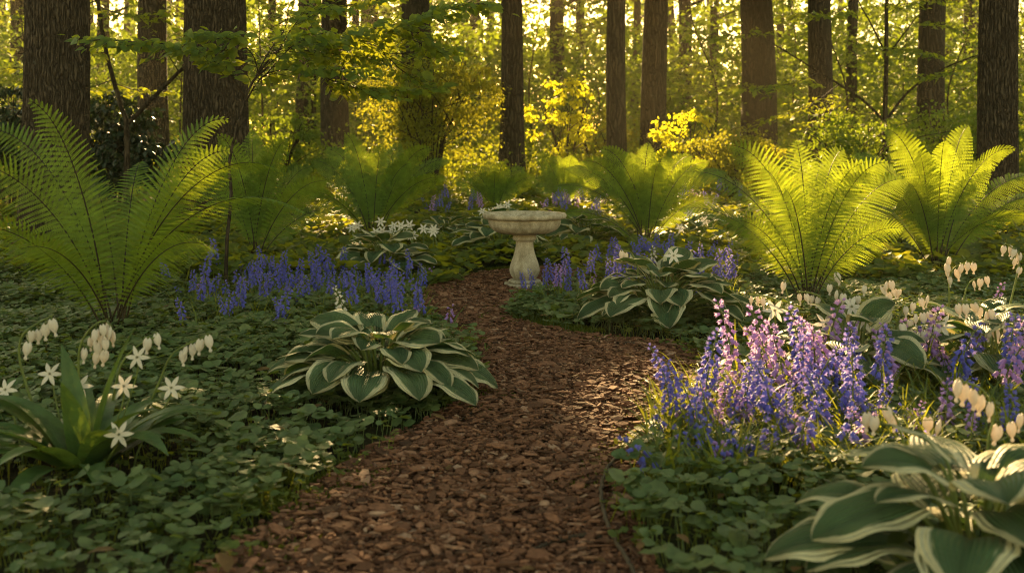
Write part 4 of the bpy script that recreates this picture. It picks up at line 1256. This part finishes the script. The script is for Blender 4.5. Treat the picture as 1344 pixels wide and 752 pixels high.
def patch(n, pxr, dr, label, group, short=.15, smin=.8, smax=1.1, prob=None, mind=.05, protos=None):
    done = []
    tries = 0
    while len(done) < n and tries < n*40:
        tries += 1
        d = random.uniform(*dr); px = random.uniform(*pxr)
        if prob and random.random() > prob(px, d): continue
        g = gx(px, d)
        if inpoly(g[0:1], g[1:2], PATH)[0]: continue
        if any((g[0]-q[0])**2+(g[1]-q[1])**2 < mind**2 for q in done): continue
        done.append(g)
        sh = random.random() < short
        bluebell(g, SHORT if sh else (protos or PROTO), label, group, random.uniform(smin, smax))
    return done
BLUE = [PROTO[k] for k in (0, 1, 3, 4, 6, 7, 9)]
A = patch(94, (215, 562), (6.9, 9.6), 'violet bluebell in the drift left of the path, beside the sapling stem', 'bluebells left of the path',   .26, .60, 1.0,
          lambda px, d: min(1, .25+abs(px-215)/140, .35+abs(562-px)/90)*(1 if d > 7.5 else .5)*(.35+.65*(math.sin(px*.055+d*3) > -.35)), .06, BLUE)
B = patch(58, (735, 968), (8.3, 10.6), 'violet bluebell in the drift between the bird bath and the nearest right fern', 'bluebells right of the bird bath', .15, .75, 1.0, None, .05, BLUE)
for px, d in [(690, 8.75), (701, 8.8), (716, 8.9), (724, 8.7), (736, 8.9), (745, 8.5), (730, 8.4)]:
    bluebell(gx(px, d), PROTO[:6], 'violet bluebell at the foot of the bird bath', 'bluebells at the foot of the bird bath', random.uniform(.62, .85))
SUNPINK = [PROTO[k] for k in (2, 5, 8)]  # spikes whose petals carry the painted sun pink
Cc = patch(30, (930, 1350), (4.75, 5.45), 'pink lilac bluebell in the tall back rows of the right front clump', 'lilac bluebells of the right front clump', .0, .9, 1.22,
           lambda px, d: 1 if 960 < px < 1110 or 1170 < px < 1270 else .5, .085, SUNPINK + PROTO[3:5])
patch(24, (872, 1130), (4.3, 4.9), 'deep violet bluebell in the large clump at the right front of the path', 'bluebells of the right front clump', .08, .75, 1.1, None, .085, BLUE)
patch(14, (900, 1330), (4.1, 4.5), 'deep violet bluebell in the large clump at the right front of the path', 'bluebells of the right front clump', .0, .6, .85, None, .08)
Cs = patch(34, (850, 1240), (3.75, 4.45), 'short violet bluebell on the near rim of the right front clump', 'short bluebells before the right front clump', 1.0, .8, 1.1)
Dd = patch(13, (545, 635), (16.0, 19.0), 'far violet bluebell below the central olive shrub', 'bluebells below the olive shrub', .0, .9, 1.2)
Ee = patch(13, (705, 792), (15.5, 18.0), 'far violet bluebell behind the bird bath on its right', 'far bluebells right of the bird bath', .0, .9, 1.2)
Ff = patch(13, (885, 980), (17, 21), 'far violet bluebell between the middle fern and the nearest right fern', 'far bluebells between the right ferns', .0, .9, 1.2)
bluebell(gx(590, 7.0), SHORT, 'single short bluebell standing alone on the path edge', None, .9)
bluebell(gx(1303, 7.2), PROTO, 'lone violet flower near the three heart arch at the right', None, .85)
bluebell(gx(453, 6.9), WHITEP, 'white flowered spike among the left bluebells', None, .9, 'white_bluebell')
bluebell(gx(860, 9.0), WHITEP, 'taller white flowered spike among the bluebells right of the bird bath', None, 1.1, 'white_bluebell')
bluebell(gx(896, 8.8), WHITEP, 'smaller white flowered spike among the bluebells right of the bird bath', None, .95, 'white_bluebell')

# grassy blades filling the bluebell beds
mb = MB()
def blades(n, pxr, dr, hmin, hmax):
    for _ in range(n):
        d = random.uniform(*dr); g = gx(random.uniform(*pxr), d)
        if inpoly(g[0:1], g[1:2], PATH)[0]: continue
        strap(mb, g, random.random()*6.28, random.uniform(hmin, hmax), random.uniform(.006, .013), R(random.uniform(60, 88)), R(random.uniform(-60, 50)), 1.5, ns=7, chan=.35)
blades(700, (228, 560), (6.8, 9.3), .12, .30)
blades(500, (720, 970), (8.0, 10.6), .12, .30)
blades(1500, (850, 1370), (3.7, 5.3), .12, .34)
blades(160, (540, 640), (6.2, 7.4), .06, .14)
o = mb.build('grassy_blades', M['blade']); tag(o, 'narrow green blades growing among the bluebells', 'grass', kind='stuff')

mb = MB()
put_leaves(mb, *put_later, .055, .5, 0, True, False)
M['litter'] = leafmat('dead_leaf', (0.10, 0.05, 0.02), (0.24, 0.15, 0.06), (0.3, 0.2, 0.05), 0.2, 0.7, 0.2)
o = mb.build('leaf_litter', M['litter']); tag(o, 'scattered brown fallen leaves on the path and beds', 'leaves', kind='stuff')

# ------------------------------------------------------------------ edging and fallen twigs
def cord(name, px, r, label, cat, mat, z=.03):
    pts = [G(*p)+[0, 0, z+random.gauss(0, .004)] for p in px]
    sp = spline(pts, 60); mb = MB(); mb.tube(sp+RNG.normal(0, .0015, sp.shape), r, 7)
    o = mb.build(name, mat, origin=sp[0]); o.location = tuple(sp[0]); tag(o, label, cat)
cord('path_edging', [(835, 775), (818, 745), (800, 712), (790, 680), (790, 655), (800, 625), (818, 610)], .007, 'thin curved wooden edging on the near right edge of the path', 'edging', M['edging'], .045)
cord('path_edging', [(768, 447), (800, 452), (840, 460), (875, 470), (896, 485)], .009, 'dark edging strip along the mulch under the right path hosta', 'edging', M['twig'], .02)
cord('fallen_twig', [(575, 570), (610, 555), (640, 532), (655, 512), (660, 498)], .006, 'thin dark twig curving along the path beside the left hosta', 'twig', M['twig'], .02)
cord('fallen_twig', [(690, 735), (720, 722), (760, 717), (790, 716)], .008, 'straight fallen twig at the bottom of the path near the edging', 'twig', M['twig'], .025)
cord('fallen_twig', [(362, 690), (372, 705), (380, 722)], .006, 'short twig at the bottom left edge of the path', 'twig', M['twig'], .025)
